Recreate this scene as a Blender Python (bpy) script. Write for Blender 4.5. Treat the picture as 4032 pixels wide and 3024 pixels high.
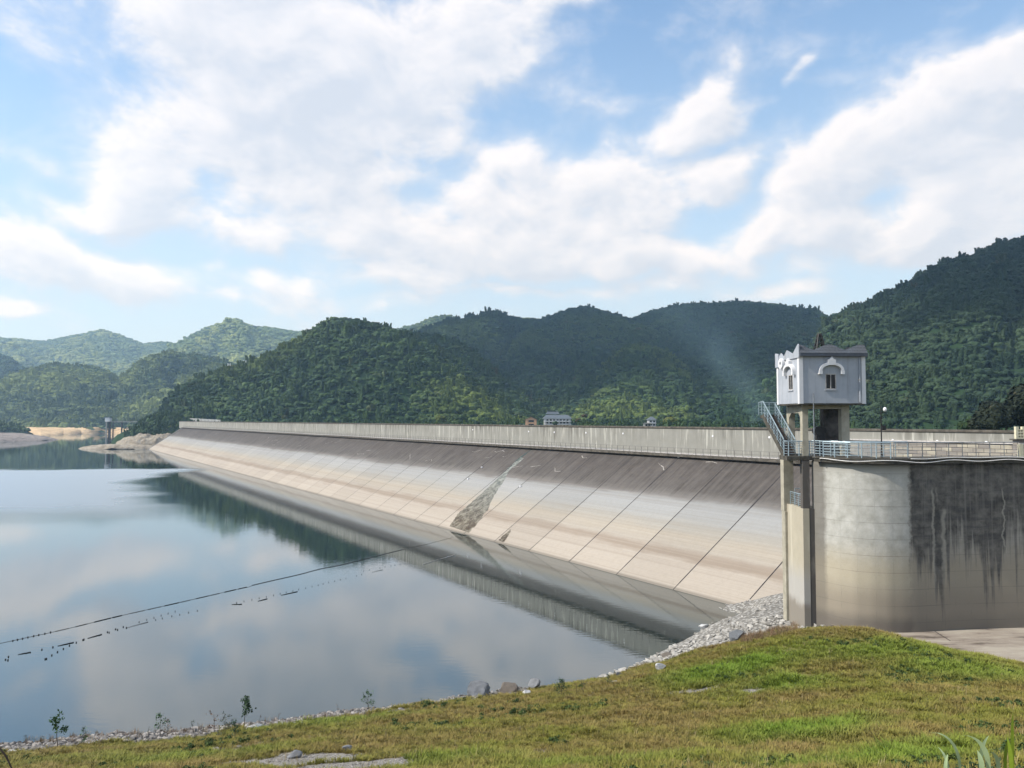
import bpy, math, random
import numpy as np
from mathutils import Vector
R = math.radians
PI = math.pi
sc = bpy.context.scene
for o in list(bpy.data.objects): bpy.data.objects.remove(o)

# ------------------------------------------------------------------ camera
CZ = 19.23            # eye height above the water (z = 0)
PITCH = 0.04463
F = 3135.0            # focal length in pixels of the 4032 px wide photograph
cam_d = bpy.data.cameras.new('camera'); cam = bpy.data.objects.new('camera', cam_d)
sc.collection.objects.link(cam); sc.camera = cam
cam.location = (0, 0, CZ); cam.rotation_euler = (PI / 2 + PITCH, 0, 0)
cam_d.sensor_width = 36; cam_d.lens = 36 * F / 4032; cam_d.clip_start = 0.1; cam_d.clip_end = 20000

# ------------------------------------------------------------------ light
SUN_EL, SUN_AZ = 41.0, -99.0       # azimuth measured from +Y (view direction) clockwise: sun stands to the left
SUN_E = 4.8
EXPOSURE = 0.2
sd = bpy.data.lights.new('sun', 'SUN'); so = bpy.data.objects.new('sun', sd); sc.collection.objects.link(so)
sd.energy = SUN_E; sd.angle = R(1.2); sd.color = (1.0, .955, .89)
_d = Vector((math.sin(R(SUN_AZ)) * math.cos(R(SUN_EL)), math.cos(R(SUN_AZ)) * math.cos(R(SUN_EL)), math.sin(R(SUN_EL))))
so.rotation_euler = _d.to_track_quat('Z', 'Y').to_euler()
so.location = (-40, 0, 80)
sc.view_settings.view_transform = 'Standard'; sc.view_settings.look = 'None'
sc.view_settings.exposure = EXPOSURE; sc.view_settings.gamma = 1.0
sc.render.engine = 'CYCLES'
sc.cycles.use_denoising = True
sc.cycles.max_bounces = 5; sc.cycles.diffuse_bounces = 2; sc.cycles.glossy_bounces = 3
sc.cycles.transmission_bounces = 2; sc.cycles.volume_bounces = 1; sc.cycles.transparent_max_bounces = 4
sc.cycles.caustics_reflective = False; sc.cycles.caustics_refractive = False

def px_dir(x, y):
    a = (x - 2016) / F; b = (1512 - y) / F
    return np.array([a, math.cos(PITCH) - b * math.sin(PITCH), math.sin(PITCH) + b * math.cos(PITCH)])
def at(x, y, D):
    """point seen at photo pixel (x, y), D metres ahead"""
    q = px_dir(x, y); t = D / q[1]
    return np.array([q[0] * t, D, CZ + q[2] * t])
def azel(x, y):
    q = px_dir(x, y); return math.atan2(q[0], q[1]), math.atan2(q[2], math.hypot(q[0], q[1]))

# ---- world: physical sky with a layer of procedural cumulus
world = bpy.data.worlds.new('World'); sc.world = world; world.use_nodes = True
WT = world.node_tree; WT.nodes.clear()
def nd(T, typ, **kw):
    n = T.nodes.new(typ)
    for k, v in kw.items():
        if k.startswith('_'):
            n.inputs[int(k[1:])].default_value = v
        else: setattr(n, k, v)
    return n
def mth(T, op, a, b=None, c=None, clamp=False):
    n = T.nodes.new('ShaderNodeMath'); n.operation = op; n.use_clamp = clamp
    for i, v in enumerate((a, b, c)):
        if v is None: continue
        if isinstance(v, (int, float)): n.inputs[i].default_value = v
        else: T.links.new(v, n.inputs[i])
    return n.outputs[0]
def vm(T, op, a, b=None):
    n = T.nodes.new('ShaderNodeVectorMath'); n.operation = op
    for i, v in enumerate((a, b)):
        if v is None: continue
        if isinstance(v, (tuple, list)): n.inputs[i].default_value = v
        else: T.links.new(v, n.inputs[i])
    return n.outputs['Value'] if op in ('LENGTH', 'DOT_PRODUCT') else n.outputs[0]
def mapr(T, v, a, b, c, d, smooth=False):
    n = T.nodes.new('ShaderNodeMapRange'); n.interpolation_type = 'SMOOTHSTEP' if smooth else 'LINEAR'
    T.links.new(v, n.inputs[0])
    for i, q in enumerate((a, b, c, d)):
        if isinstance(q, (int, float)): n.inputs[i + 1].default_value = q
        else: T.links.new(q, n.inputs[i + 1])
    return n.outputs[0]
def noise(T, vec, scale, detail=4, rough=.5, dist=0, dim='3D'):
    n = T.nodes.new('ShaderNodeTexNoise'); n.noise_dimensions = dim
    n.inputs['Scale'].default_value = scale; n.inputs['Detail'].default_value = detail
    n.inputs['Roughness'].default_value = rough; n.inputs['Distortion'].default_value = dist
    T.links.new(vec, n.inputs['Vector']); return n.outputs[0]
def mixc(T, f, a, b, mode='MIX'):
    n = T.nodes.new('ShaderNodeMix'); n.data_type = 'RGBA'; n.blend_type = mode
    for s, v in ((n.inputs[0], f), (n.inputs[6], a), (n.inputs[7], b)):
        if isinstance(v, (int, float)): s.default_value = v
        elif isinstance(v, (tuple, list)): s.default_value = (*v[:3], 1)
        else: T.links.new(v, s)
    return n.outputs[2]

# cloud masses: x, y, half width, half height (in units of the 2212 px wide view), tilt deg, strength
CLOUDS = [
    (560, 120, 400, 210, -10, 1.1), (880, 120, 330, 190, 10, .9), (640, 260, 330, 150, 15, .8), (330, 380, 190, 100, 12, .95),
    (700, 400, 260, 150, 0, .75), (860, 330, 260, 110, 10, .6), (560, 525, 130, 55, 5, .75), (820, 520, 240, 85, 5, .8), (1080, 90, 170, 130, 40, .55),
    (80, 545, 240, 80, -10, 1.15), (250, 580, 200, 60, -14, .9), (30, 655, 110, 35, 0, .75), (60, 345, 110, 28, -10, .3), (200, 330, 90, 30, 15, .3),
    (110, 90, 130, 100, 0, .33), (455, 645, 70, 18, 5, .42), (450, 583, 45, 20, 10, .40), (330, 290, 200, 110, 10, .7), (420, 470, 260, 60, 0, .5), (120, 450, 200, 40, 0, .35), (700, 655, 400, 26, 0, .45),
    (1100, 400, 190, 95, 15, .8), (1270, 420, 220, 110, 25, .9), (1040, 520, 280, 80, 0, .8), (1390, 470, 130, 60, 0, .7), (1230, 560, 400, 70, 0, .85),
    (1515, 235, 125, 62, 32, .9), (1440, 290, 90, 40, 20, .55), (1705, 172, 60, 20, 38, .40), (1340, 218, 70, 32, 20, .35), (1590, 245, 90, 25, 20, .35),
    (1560, 375, 85, 70, 25, 1.0), (1480, 400, 110, 70, 15, .7),
    (1830, 360, 290, 100, 25, 1.05), (2060, 260, 260, 130, 28, 1.2), (2190, 150, 140, 75, 35, 1.15), (2140, 420, 260, 120, 15, 1.0), (2350, 250, 300, 220, 10, 1.1),
    (1740, 500, 230, 65, 5, .9), (1980, 530, 300, 75, 5, 1.05), (1500, 560, 240, 60, 0, .7), (1460, 620, 160, 34, 5, .65), (1680, 630, 170, 24, 0, .5), (2200, 560, 160, 80, 0, .8),
    (1200, 8, 130, 34, 5, .6), (600, 620, 150, 30, 0, .65), (880, 600, 260, 40, 0, .65), (1100, 640, 300, 22, 0, .5), (330, 470, 150, 40, 0, .45),
    (-300, 200, 260, 160, 0, .8), (2700, 0, 350, 200, 10, .9), (400, -160, 700, 120, 0, .8), (1700, -260, 500, 130, 10, .7)]
CG = bpy.data.node_groups.new('cloud_field', 'ShaderNodeTree')
CG.interface.new_socket('Vector', in_out='INPUT', socket_type='NodeSocketVector')
CG.interface.new_socket('Value', in_out='OUTPUT', socket_type='NodeSocketFloat')
gi = CG.nodes.new('NodeGroupInput'); go = CG.nodes.new('NodeGroupOutput')
P0 = gi.outputs[0]
warp = CG.nodes.new('ShaderNodeTexNoise'); warp.inputs['Scale'].default_value = 7; warp.inputs['Detail'].default_value = 3
CG.links.new(P0, warp.inputs['Vector'])
wv = vm(CG, 'SUBTRACT', warp.outputs[1], (.5, .5, .5)); wv = vm(CG, 'MULTIPLY', wv, (.13, .09, 0)); Pw = vm(CG, 'ADD', P0, wv)
acc = None
for (x, y, rx, ry, rot, s) in CLOUDS:
    k = 4032 / 2212
    az, el = azel(x * k, y * k); c2 = math.cos(az)
    rxx, ryy = rx * k / F * c2 * c2 * 1.12, ry * k / F * c2 * 1.12
    v = vm(CG, 'SUBTRACT', Pw, (az, el, 0))
    if rot:
        n = CG.nodes.new('ShaderNodeVectorRotate'); n.rotation_type = 'Z_AXIS'; n.inputs['Angle'].default_value = -R(rot)
        CG.links.new(v, n.inputs['Vector']); v = n.outputs[0]
    v = vm(CG, 'MULTIPLY', v, (1 / rxx, 1 / ryy, 0)); l = vm(CG, 'LENGTH', v)
    m = mapr(CG, l, .15, 1.15, s * .95, 0.0, True)
    acc = m if acc is None else mth(CG, 'MAXIMUM', mth(CG, 'MULTIPLY_ADD', mth(CG, 'MINIMUM', acc, m), .35, mth(CG, 'MAXIMUM', acc, m)), 0)
# random clouds for everything outside the photographed part of the sky
sx = CG.nodes.new('ShaderNodeSeparateXYZ'); CG.links.new(P0, sx.inputs[0])
outm = mapr(CG, mth(CG, 'ABSOLUTE', sx.outputs[0]), .72, .95, 0, 1, True)
outm = mth(CG, 'MAXIMUM', outm, mapr(CG, sx.outputs[1], .58, .8, 0, 1, True))
rn = noise(CG, vm(CG, 'MULTIPLY', P0, (1.2, 2.4, 1)), 1.6, 3)
rnd = mth(CG, 'MULTIPLY', mapr(CG, rn, .42, .62, 0, .9, True), outm)
acc = mth(CG, 'MAXIMUM', acc, rnd)
Ps = vm(CG, 'MULTIPLY', P0, (1.0, 1.55, 1))
f1 = noise(CG, Ps, 9.5, 10, .60, .2); f2 = noise(CG, Ps, 4.6, 4, .55)
acc = mth(CG, 'ADD', acc, mth(CG, 'MULTIPLY', mth(CG, 'SUBTRACT', f1, .5), 1.9))
acc = mth(CG, 'ADD', acc, mth(CG, 'MULTIPLY', mth(CG, 'SUBTRACT', f2, .5), .55))
CG.links.new(acc, go.inputs[0])

tc = WT.nodes.new('ShaderNodeTexCoord'); sp = WT.nodes.new('ShaderNodeSeparateXYZ'); WT.links.new(tc.outputs['Generated'], sp.inputs[0])
X, Y, Z = sp.outputs
azn = mth(WT, 'ARCTAN2', X, Y); eln = mth(WT, 'ARCSINE', Z)
cb = WT.nodes.new('ShaderNodeCombineXYZ'); WT.links.new(azn, cb.inputs[0]); WT.links.new(eln, cb.inputs[1]); PV = cb.outputs[0]
def cgrp(v):
    g = WT.nodes.new('ShaderNodeGroup'); g.node_tree = CG; WT.links.new(v, g.inputs[0]); return g.outputs[0]
d0 = cgrp(PV); d1 = cgrp(vm(WT, 'ADD', PV, (-.014, .019, 0)))
mask = mth(WT, 'ADD', mth(WT, 'MULTIPLY', mapr(WT, d0, .22, .70, 0, 1, True), .60), mth(WT, 'MULTIPLY', mapr(WT, d0, -.14, .45, 0, 1, True), .40))
lit = mth(WT, 'ADD', mth(WT, 'MULTIPLY', mth(WT, 'SUBTRACT', d0, d1), 1.25), .5, clamp=True)
core = mapr(WT, d0, .70, 1.4, 0, .42, True)
lit = mth(WT, 'SUBTRACT', lit, core, clamp=True)
ccol = mixc(WT, lit, (.64, .69, .775), (.97, .935, .93))
sky = nd(WT, 'ShaderNodeTexSky', sky_type='NISHITA'); sky.sun_disc = False
sky.sun_elevation = R(SUN_EL); sky.sun_rotation = R(SUN_AZ); sky.air_density = 1.0; sky.dust_density = .6; sky.ozone_density = 1.6
skyc = vm(WT, 'MULTIPLY', sky.outputs[0], (.122, .166, .190))
hz = mapr(WT, Z, .0, .52, .95, 0, True)
skyc = mixc(WT, .16, skyc, (.60, .72, .84))
skyc = mixc(WT, hz, skyc, (.62, .755, .87))
ccol = mixc(WT, mapr(WT, Z, 0, .22, .55, 0, True), ccol, (.74, .80, .87))
col = mixc(WT, mth(WT, 'MULTIPLY', mask, .90), skyc, ccol)
bg = WT.nodes.new('ShaderNodeBackground'); WT.links.new(col, bg.inputs[0]); bg.inputs[1].default_value = 1.0
wo = WT.nodes.new('ShaderNodeOutputWorld'); WT.links.new(bg.outputs[0], wo.inputs[0])
world.cycles.sampling_method = 'MANUAL'; world.cycles.sample_map_resolution = 512

# ------------------------------------------------------------------ helpers
def link(o): sc.collection.objects.link(o); return o
def tag(o, label=None, cat=None, group=None, kind=None):
    if label: o['label'] = label
    if cat: o['category'] = cat
    if group: o['group'] = group
    if kind: o['kind'] = kind
    return o
def thing(name, label, cat, loc, group=None, rotz=0):
    o = bpy.data.objects.new(name, None); o.empty_display_size = .3
    o.location = loc; o.rotation_euler = (0, 0, rotz); link(o); return tag(o, label, cat, group)
def arr_mesh(name, V, Fc, mat=None, smooth=False):
    me = bpy.data.meshes.new(name)
    V = np.asarray(V, dtype=np.float32)
    if isinstance(Fc, np.ndarray):
        nf, k = Fc.shape
        me.vertices.add(len(V)); me.vertices.foreach_set('co', V.ravel())
        me.loops.add(nf * k); me.loops.foreach_set('vertex_index', Fc.astype(np.int32).ravel())
        me.polygons.add(nf); me.polygons.foreach_set('loop_start', np.arange(0, nf * k, k, dtype=np.int32))
        me.polygons.foreach_set('loop_total', np.full(nf, k, dtype=np.int32))
        me.update(calc_edges=True); me.validate()
    else:
        me.from_pydata([tuple(v) for v in V], [], Fc)
    if mat: me.materials.append(mat)
    if smooth: me.polygons.foreach_set('use_smooth', np.ones(len(me.polygons), dtype=bool))
    me.update(); return me
class MB:
    def __init__(s): s.v = []; s.f = []
    def add(s, V, Fc):
        b = len(s.v); s.v += [tuple(map(float, v)) for v in V]; s.f += [tuple(int(i) + b for i in f) for f in Fc]; return s
    def box(s, c, d, ang=0.0, tilt=None):
        """box centred on c with size d, turned by ang about z"""
        hx, hy, hz = d[0] / 2, d[1] / 2, d[2] / 2; ca, sa = math.cos(ang), math.sin(ang); V = []
        for z in (-hz, hz):
            for x, y in ((-hx, -hy), (hx, -hy), (hx, hy), (-hx, hy)):
                V.append((c[0] + x * ca - y * sa, c[1] + x * sa + y * ca, c[2] + z))
        return s.add(V, [(3, 2, 1, 0), (4, 5, 6, 7), (0, 1, 5, 4), (1, 2, 6, 5), (2, 3, 7, 6), (3, 0, 4, 7)])
    def tube(s, P, r, n=7, closed=False, r2=None):
        P = [np.array(p, float) for p in P]; V = []; m = len(P)
        for i, p in enumerate(P):
            a = P[(i - 1) % m] if (closed or i) else P[0]; b = P[(i + 1) % m] if (closed or i < m - 1) else P[-1]
            t = b - a; t /= np.linalg.norm(t) + 1e-9
            u = np.cross(t, (0, 0, 1.0)) if abs(t[2]) < .95 else np.cross(t, (0, 1.0, 0)); u /= np.linalg.norm(u); w = np.cross(t, u)
            rr = r if r2 is None else r + (r2 - r) * i / (m - 1)
            for k in range(n):
                q = 2 * PI * k / n; V.append(p + rr * (math.cos(q) * u + math.sin(q) * w))
        Fc = []
        for i in range(m if closed else m - 1):
            j = (i + 1) % m
            for k in range(n): Fc.append((i * n + k, i * n + (k + 1) % n, j * n + (k + 1) % n, j * n + k))
        if not closed: Fc += [tuple(range(n))[::-1], tuple((m - 1) * n + k for k in range(n))]
        return s.add(V, Fc)
    def prism(s, poly, off):
        """polygon (3-D points) extruded by vector off"""
        n = len(poly); V = [np.array(p, float) for p in poly] + [np.array(p, float) + np.array(off) for p in poly]
        return s.add(V, [tuple(range(n))[::-1], tuple(range(n, 2 * n))] + [(i, (i + 1) % n, n + (i + 1) % n, n + i) for i in range(n)])
    def build(s, name, mat, parent=None, org=None, smooth=False, bevel=0):
        if org is None: org = tuple(parent.location) if parent is not None else (0, 0, 0)
        V = np.array(s.v) - np.array(org)
        me = arr_mesh(name, V, s.f, mat, smooth)
        o = bpy.data.objects.new(name, me); link(o)
        if parent is not None: o.parent = parent
        elif any(org): o.location = org
        import bmesh
        bm = bmesh.new(); bm.from_mesh(me); bmesh.ops.recalc_face_normals(bm, faces=bm.faces); bm.to_mesh(me); bm.free()
        if bevel:
            m = o.modifiers.new('bevel', 'BEVEL'); m.width = bevel; m.segments = 2; m.limit_method = 'ANGLE'
        return o

def mat(name, color=None, rough=.8, spec=.3, metal=0.0):
    m = bpy.data.materials.new(name); m.use_nodes = True; T = m.node_tree
    b = T.nodes['Principled BSDF']; b.inputs['Roughness'].default_value = rough
    b.inputs['Specular IOR Level'].default_value = spec; b.inputs['Metallic'].default_value = metal
    if color: b.inputs['Base Color'].default_value = (*color, 1)
    return m, T, b
def ocoord(T, scale=(1, 1, 1), rot=(0, 0, 0), kind='Object'):
    c = T.nodes.new('ShaderNodeTexCoord'); mp = T.nodes.new('ShaderNodeMapping')
    mp.inputs['Scale'].default_value = scale; mp.inputs['Rotation'].default_value = rot
    T.links.new(c.outputs[kind], mp.inputs[0]); return mp.outputs[0]
def wcoord(T, scale=(1, 1, 1)):
    g = T.nodes.new('ShaderNodeNewGeometry'); return vm(T, 'MULTIPLY', g.outputs['Position'], scale)
def bump(T, b, h, strength=.5, dist=.05):
    n = T.nodes.new('ShaderNodeBump'); n.inputs['Strength'].default_value = strength; n.inputs['Distance'].default_value = dist
    T.links.new(h, n.inputs['Height']); T.links.new(n.outputs[0], b.inputs['Normal'])
def ramp(T, v, stops, interp='LINEAR'):
    n = T.nodes.new('ShaderNodeValToRGB'); n.color_ramp.interpolation = interp
    e = n.color_ramp.elements
    while len(e) < len(stops): e.new(.5)
    for i, (p, c) in enumerate(stops): e[i].position = p; e[i].color = (*c, 1)
    T.links.new(v, n.inputs[0]); return n.outputs[0]
def basic(name, c, rough=.7, spec=.3, metal=0, vary=.25, scale=4, bumpd=0):
    m, T, b = mat(name, c, rough, spec, metal)
    n = noise(T, wcoord(T), scale, 6, .6)
    k = mapr(T, n, .3, .7, 1 - vary, 1 + vary)
    cc = vm(T, 'SCALE', (c[0], c[1], c[2])); T.nodes[-1].inputs[0].default_value = c; T.links.new(k, T.nodes[-1].inputs['Scale'])
    T.links.new(cc, b.inputs['Base Color'])
    if bumpd: bump(T, b, n, .6, bumpd)
    return m

# vectorised value noise
def vnoise(x, y, seed=0):
    x = np.asarray(x, float); y = np.asarray(y, float)
    xi = np.floor(x).astype(np.int64); yi = np.floor(y).astype(np.int64); xf = x - xi; yf = y - yi
    def h(a, b):
        n = (a * 374761393 + b * 668265263 + seed * 1442695041) & 0x7fffffff
        n = ((n ^ (n >> 13)) * 1274126177) & 0x7fffffff
        return ((n ^ (n >> 16)) & 0xffff) / 65535.0
    u = xf * xf * (3 - 2 * xf); v = yf * yf * (3 - 2 * yf)
    return (h(xi, yi) * (1 - u) + h(xi + 1, yi) * u) * (1 - v) + (h(xi, yi + 1) * (1 - u) + h(xi + 1, yi + 1) * u) * v
def fbm(x, y, seed=0, oct=4, gain=.5):
    s = 0; a = 1; t = 0
    for i in range(oct):
        s = s + a * vnoise(x * 2 ** i, y * 2 ** i, seed + i * 17); t += a; a *= gain
    return s / t

# ------------------------------------------------------------------ dam frame
TH = 0.53767
DN = np.array([math.cos(TH), math.sin(TH)]); DD = np.array([-math.sin(TH), math.cos(TH)])
PW = 83.0; ZT = 18.17; ZB = 13.97; SL = 1.48; NTOE = PW - SL * ZB
S0, S1 = 30.0, 563.0; JS = 10.3; J0 = 58.6
def dw(n, s, z=0): p = n * DN + s * DD; return np.array([p[0], p[1], z])
def dam_hit(x, y, slope=True):
    """photo pixel -> (n, s, z) on the dam's sloping face (or on the wall)"""
    q = px_dir(x, y); qn = q[:2] @ DN; qs = q[:2] @ DD
    t = (ZB - CZ - PW / SL) / (q[2] - qn / SL) if slope else PW / qn
    return t * qn, t * qs, CZ + t * q[2]

# ================================================================== MATERIALS
def m_slope():
    m, T, b = mat('face_concrete', rough=.85, spec=.2)
    P = ocoord(T); s = T.nodes.new('ShaderNodeSeparateXYZ'); T.links.new(P, s.inputs[0])
    nz = noise(T, vm(T, 'MULTIPLY', P, (.5, .10, .5)), 1, 5, .6)
    nl = noise(T, vm(T, 'MULTIPLY', P, (.8, .012, .8)), 1, 4, .55)
    z = mth(T, 'ADD', s.outputs[2], mth(T, 'MULTIPLY', mth(T, 'SUBTRACT', nz, .5), 1.3))
    z = mth(T, 'ADD', z, mth(T, 'MULTIPLY', mth(T, 'SUBTRACT', nl, .5), .7))
    c = ramp(T, mth(T, 'DIVIDE', z, 14.0), [
        (0, (.60, .515, .415)), (.17, (.60, .515, .42)), (.205, (.42, .335, .255)), (.235, (.44, .355, .275)), (.265, (.55, .48, .39)),
        (.33, (.55, .475, .375)), (.40, (.50, .465, .40)), (.47, (.47, .46, .43)), (.54, (.46, .457, .44)), (.59, (.41, .405, .385)),
        (.62, (.24, .22, .20)), (.68, (.155, .138, .124)), (.85, (.125, .108, .097)), (1, (.115, .10, .09))])
    # run-off streaks down the slope in the dark zone, faint waterline stripes lower down
    st = noise(T, vm(T, 'MULTIPLY', P, (.10, 1.6, .10)), 1, 5, .65)
    bl = noise(T, vm(T, 'MULTIPLY', P, (.35, .35, .35)), 1, 4, .6)
    up = mapr(T, s.outputs[2], 8.2, 9.6, 0, 1, True)
    k = mth(T, 'ADD', mth(T, 'MULTIPLY', mth(T, 'SUBTRACT', st, .5), 1.5), mth(T, 'MULTIPLY', mth(T, 'SUBTRACT', bl, .5), .8))
    c = mixc(T, mth(T, 'MULTIPLY', mapr(T, k, 0, .55, 0, .75), up), c, (.235, .205, .18))
    c = mixc(T, mth(T, 'MULTIPLY', mapr(T, k, 0, -.4, 0, .8), up), c, (.055, .045, .038))
    lines = noise(T, vm(T, 'MULTIPLY', P, (2.6, .01, 2.6)), 1, 6, .7)
    lf = mth(T, 'MULTIPLY', mapr(T, lines, .5, .68, 0, .4), mth(T, 'SUBTRACT', 1.0, up))
    c = mixc(T, lf, c, (.38, .31, .24))
    lf = mth(T, 'MULTIPLY', mapr(T, lines, .48, .3, 0, .35), mth(T, 'SUBTRACT', 1.0, up))
    c = mixc(T, lf, c, (.70, .62, .52))
    fine = noise(T, P, 1.7, 8, .75)
    c = mixc(T, mapr(T, fine, .45, .75, 0, .22), c, (.3, .26, .2))
    wet = mapr(T, s.outputs[2], .12, .32, .5, 0)
    c = mixc(T, wet, c, (.12, .10, .075))
    T.links.new(c, b.inputs['Base Color']); pass
    slab = T.nodes.new('ShaderNodeTexWhiteNoise'); slab.noise_dimensions = '1D'; T.links.new(mth(T, 'FLOOR', mth(T, 'DIVIDE', mth(T, 'ADD', s.outputs[1], 60 - J0), JS)), slab.inputs['W'])
    kk = mapr(T, slab.outputs['Value'], 0, 1, .59, .66)
    sv = T.nodes.new('ShaderNodeVectorMath'); sv.operation = 'SCALE'; T.links.new(c, sv.inputs[0]); T.links.new(kk, sv.inputs['Scale']); sv2 = vm(T, 'MULTIPLY', sv.outputs[0], (.965, .985, 1.01))
    T.links.new(sv2, b.inputs['Base Color']); bump(T, b, fine, .3, .03)
    return m
def m_wall(name='wall_concrete', base=(.285, .28, .25), dark=(.10, .093, .078), light=(.50, .49, .435), top=ZT, streak=1.0, fy=.75):
    m, T, b = mat(name, rough=.88, spec=.2)
    P = ocoord(T); s = T.nodes.new('ShaderNodeSeparateXYZ'); T.links.new(P, s.inputs[0])
    a = noise(T, vm(T, 'MULTIPLY', P, (.3, fy, .07)), 1.6, 5, .62)
    a2 = noise(T, vm(T, 'MULTIPLY', P, (.3, fy * 1.9, .10)), 1.5, 4, .6)
    low = noise(T, vm(T, 'MULTIPLY', P, (.1, .05, .1)), 1, 3)
    blo = noise(T, P, .6, 6, .65)
    depth = mth(T, 'SUBTRACT', top, s.outputs[2])
    dk = mapr(T, mth(T, 'ADD', a, mth(T, 'MULTIPLY', depth, -.035)), .44, .60, 0, .85 * streak)
    dk = mth(T, 'MULTIPLY', dk, mapr(T, low, .35, .6, .15, 1))
    c = mixc(T, mapr(T, blo, .35, .7, 0, .5), base, tuple(q * .72 for q in base))
    c = mixc(T, dk, c, dark)
    c = mixc(T, mapr(T, a2, .57, .66, 0, .75 * streak), c, light)
    c = mixc(T, mapr(T, depth, .45, .1, 0, .75), c, tuple(q * .6 for q in dark))
    T.links.new(c, b.inputs['Base Color']); bump(T, b, blo, .4, .03)
    return m

M = {}
M['slope'] = m_slope()
M['wall'] = m_wall()
M['coping'] = basic('coping_concrete', (.10, .09, .075), .9, .2, vary=.5, scale=1.5, bumpd=.03)
M['joint'] = basic('joint_tar', (.035, .03, .03), .8, vary=.5)
M['joint_l'] = basic('joint_mortar', (.40, .38, .36), .8, vary=.3)
M['steel'] = basic('galvanised_steel', (.30, .38, .42), .45, .5, .35, vary=.2)
M['dsteel'] = basic('dull_steel', (.16, .15, .145), .6, .4, .2, vary=.3)
M['pipe'] = basic('pale_pipe', (.45, .43, .41), .6, vary=.3)
M['white'] = basic('white_paint', (.80, .80, .82), .55, .4, vary=.05)
M['cable'] = basic('white_cable', (.75, .74, .72), .5, .4, vary=.1)
M['render'] = basic('lavender_render', (.39, .42, .475), .8, .25, vary=.07, scale=1.5)
m_, T, b = mat('lavender_render_stained', rough=.85, spec=.2); P = wcoord(T)
a_n = noise(T, vm(T, 'MULTIPLY', P, (3.2, 3.2, .22)), 1, 5, .6); b_n = noise(T, P, .9, 6, .65)
c = mixc(T, mapr(T, b_n, .35, .65, 0, 1), (.33, .36, .40), (.39, .415, .455)); c = mixc(T, mapr(T, a_n, .54, .68, 0, .55), c, (.27, .275, .29)); c = mixc(T, mapr(T, a_n, .42, .32, 0, .3), c, (.5, .5, .52))
T.links.new(c, b.inputs['Base Color']); bump(T, b, b_n, .4, .02); M['render'] = m_
M['trim'] = basic('white_trim', (.68, .68, .69), .65, .3, vary=.05, scale=2)
M['dark'] = basic('dark_opening', (.01, .01, .012), .3, .4, vary=.1)
M['black'] = basic('black_iron', (.015, .015, .016), .5, .4, vary=.3)
M['glass'] = mat('window_glass', (.01, .012, .015), .08, .6)[0]
M['slab'] = basic('mossy_slab_concrete', (.075, .070, .058), .9, .2, vary=.55, scale=2.2, bumpd=.04)
M['deck'] = basic('deck_concrete', (.20, .19, .165), .9, .2, vary=.35, scale=1.2, bumpd=.03)
M['col'] = basic('column_concrete', (.36, .335, .265), .85, .2, vary=.22, scale=1.4, bumpd=.02)
M['coldark'] = basic('dark_column_concrete', (.10, .092, .085), .9, .2, vary=.7, scale=1.1, bumpd=.03)  # dark tone paints in the shade on the gatehouse's rear column
M['stair'] = basic('weathered_stair_concrete', (.085, .07, .062), .9, .2, vary=.4, scale=3, bumpd=.03)
M['cream'] = basic('cream_render', (.62, .58, .42), .8, .2, vary=.1, scale=2)
M['peach'] = basic('peach_render', (.62, .37, .24), .8, .2, vary=.08)
M['housew'] = basic('house_white', (.45, .46, .47), .8, .2, vary=.15, scale=.5)
M['soil'] = basic('hill_soil', (.022, .045, .018), .95, .1, vary=.4, scale=.02)
M['bark'] = basic('bark', (.09, .07, .055), .9, .2, vary=.4)
M['float'] = basic('black_float', (.02, .022, .026), .6, .3, vary=.4, scale=2)
M['rope'] = basic('wet_rope', (.06, .05, .045), .8, vary=.4)
def m_tiles(name, c, sx=5.5, sz=9.0):
    m, T, b = mat(name, c, .6, .35)
    P = ocoord(T)
    w = T.nodes.new('ShaderNodeTexWave'); w.wave_type = 'BANDS'; w.bands_direction = 'X'; w.inputs['Scale'].default_value = sx; T.links.new(P, w.inputs[0])
    w2 = T.nodes.new('ShaderNodeTexWave'); w2.wave_type = 'BANDS'; w2.bands_direction = 'Z'; w2.wave_profile = 'SAW'; w2.inputs['Scale'].default_value = sz / 6; T.links.new(P, w2.inputs[0])
    h = mth(T, 'ADD', w.outputs[1], w2.outputs[1]); n = noise(T, P, 9, 4)
    k = mth(T, 'ADD', mth(T, 'MULTIPLY', h, .35), n)
    T.links.new(mixc(T, mapr(T, k, .5, 1.1, 0, 1), tuple(q * .45 for q in c), tuple(q * 1.5 for q in c)), b.inputs['Base Color']); bump(T, b, h, .8, .04)
    return m
M['tile'] = m_tiles('grey_roof_tile', (.07, .082, .10))
M['tile2'] = m_tiles('far_grey_roof_tile', (.10, .12, .14), 1.5, 3)

def m_foliage(name, dark, lightc, bamboo=None, rough=.65, patch=.006, inst=True):
    m, T, b = mat(name, rough=rough, spec=.25)
    oi = T.nodes.new('ShaderNodeObjectInfo')
    c = mixc(T, mapr(T, oi.outputs['Random'], 0, 1, 0, 1), dark, lightc)
    pos = oi.outputs['Location'] if inst else wcoord(T)
    n = noise(T, pos, patch, 4, .6)
    if bamboo: c = mixc(T, mapr(T, n, .47, .60, 0, .85), c, bamboo)
    n3 = noise(T, pos, patch * 9, 2, .5)
    c = mixc(T, mapr(T, n3, .66, .76, 0, .5), c, (.12, .085, .04))
    n2 = noise(T, ocoord(T), 1.2 if inst else 3, 3, .6)
    c = mixc(T, mapr(T, n2, .3, .7, 0, .5), c, tuple(q * .45 for q in dark))
    T.links.new(c, b.inputs['Base Color'])
    b.inputs['Roughness'].default_value = .8
    return m
M['fol_e'] = m_foliage('bamboo_foliage', (.018, .046, .016), (.065, .115, .030), (.15, .20, .042), patch=.008)
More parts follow.
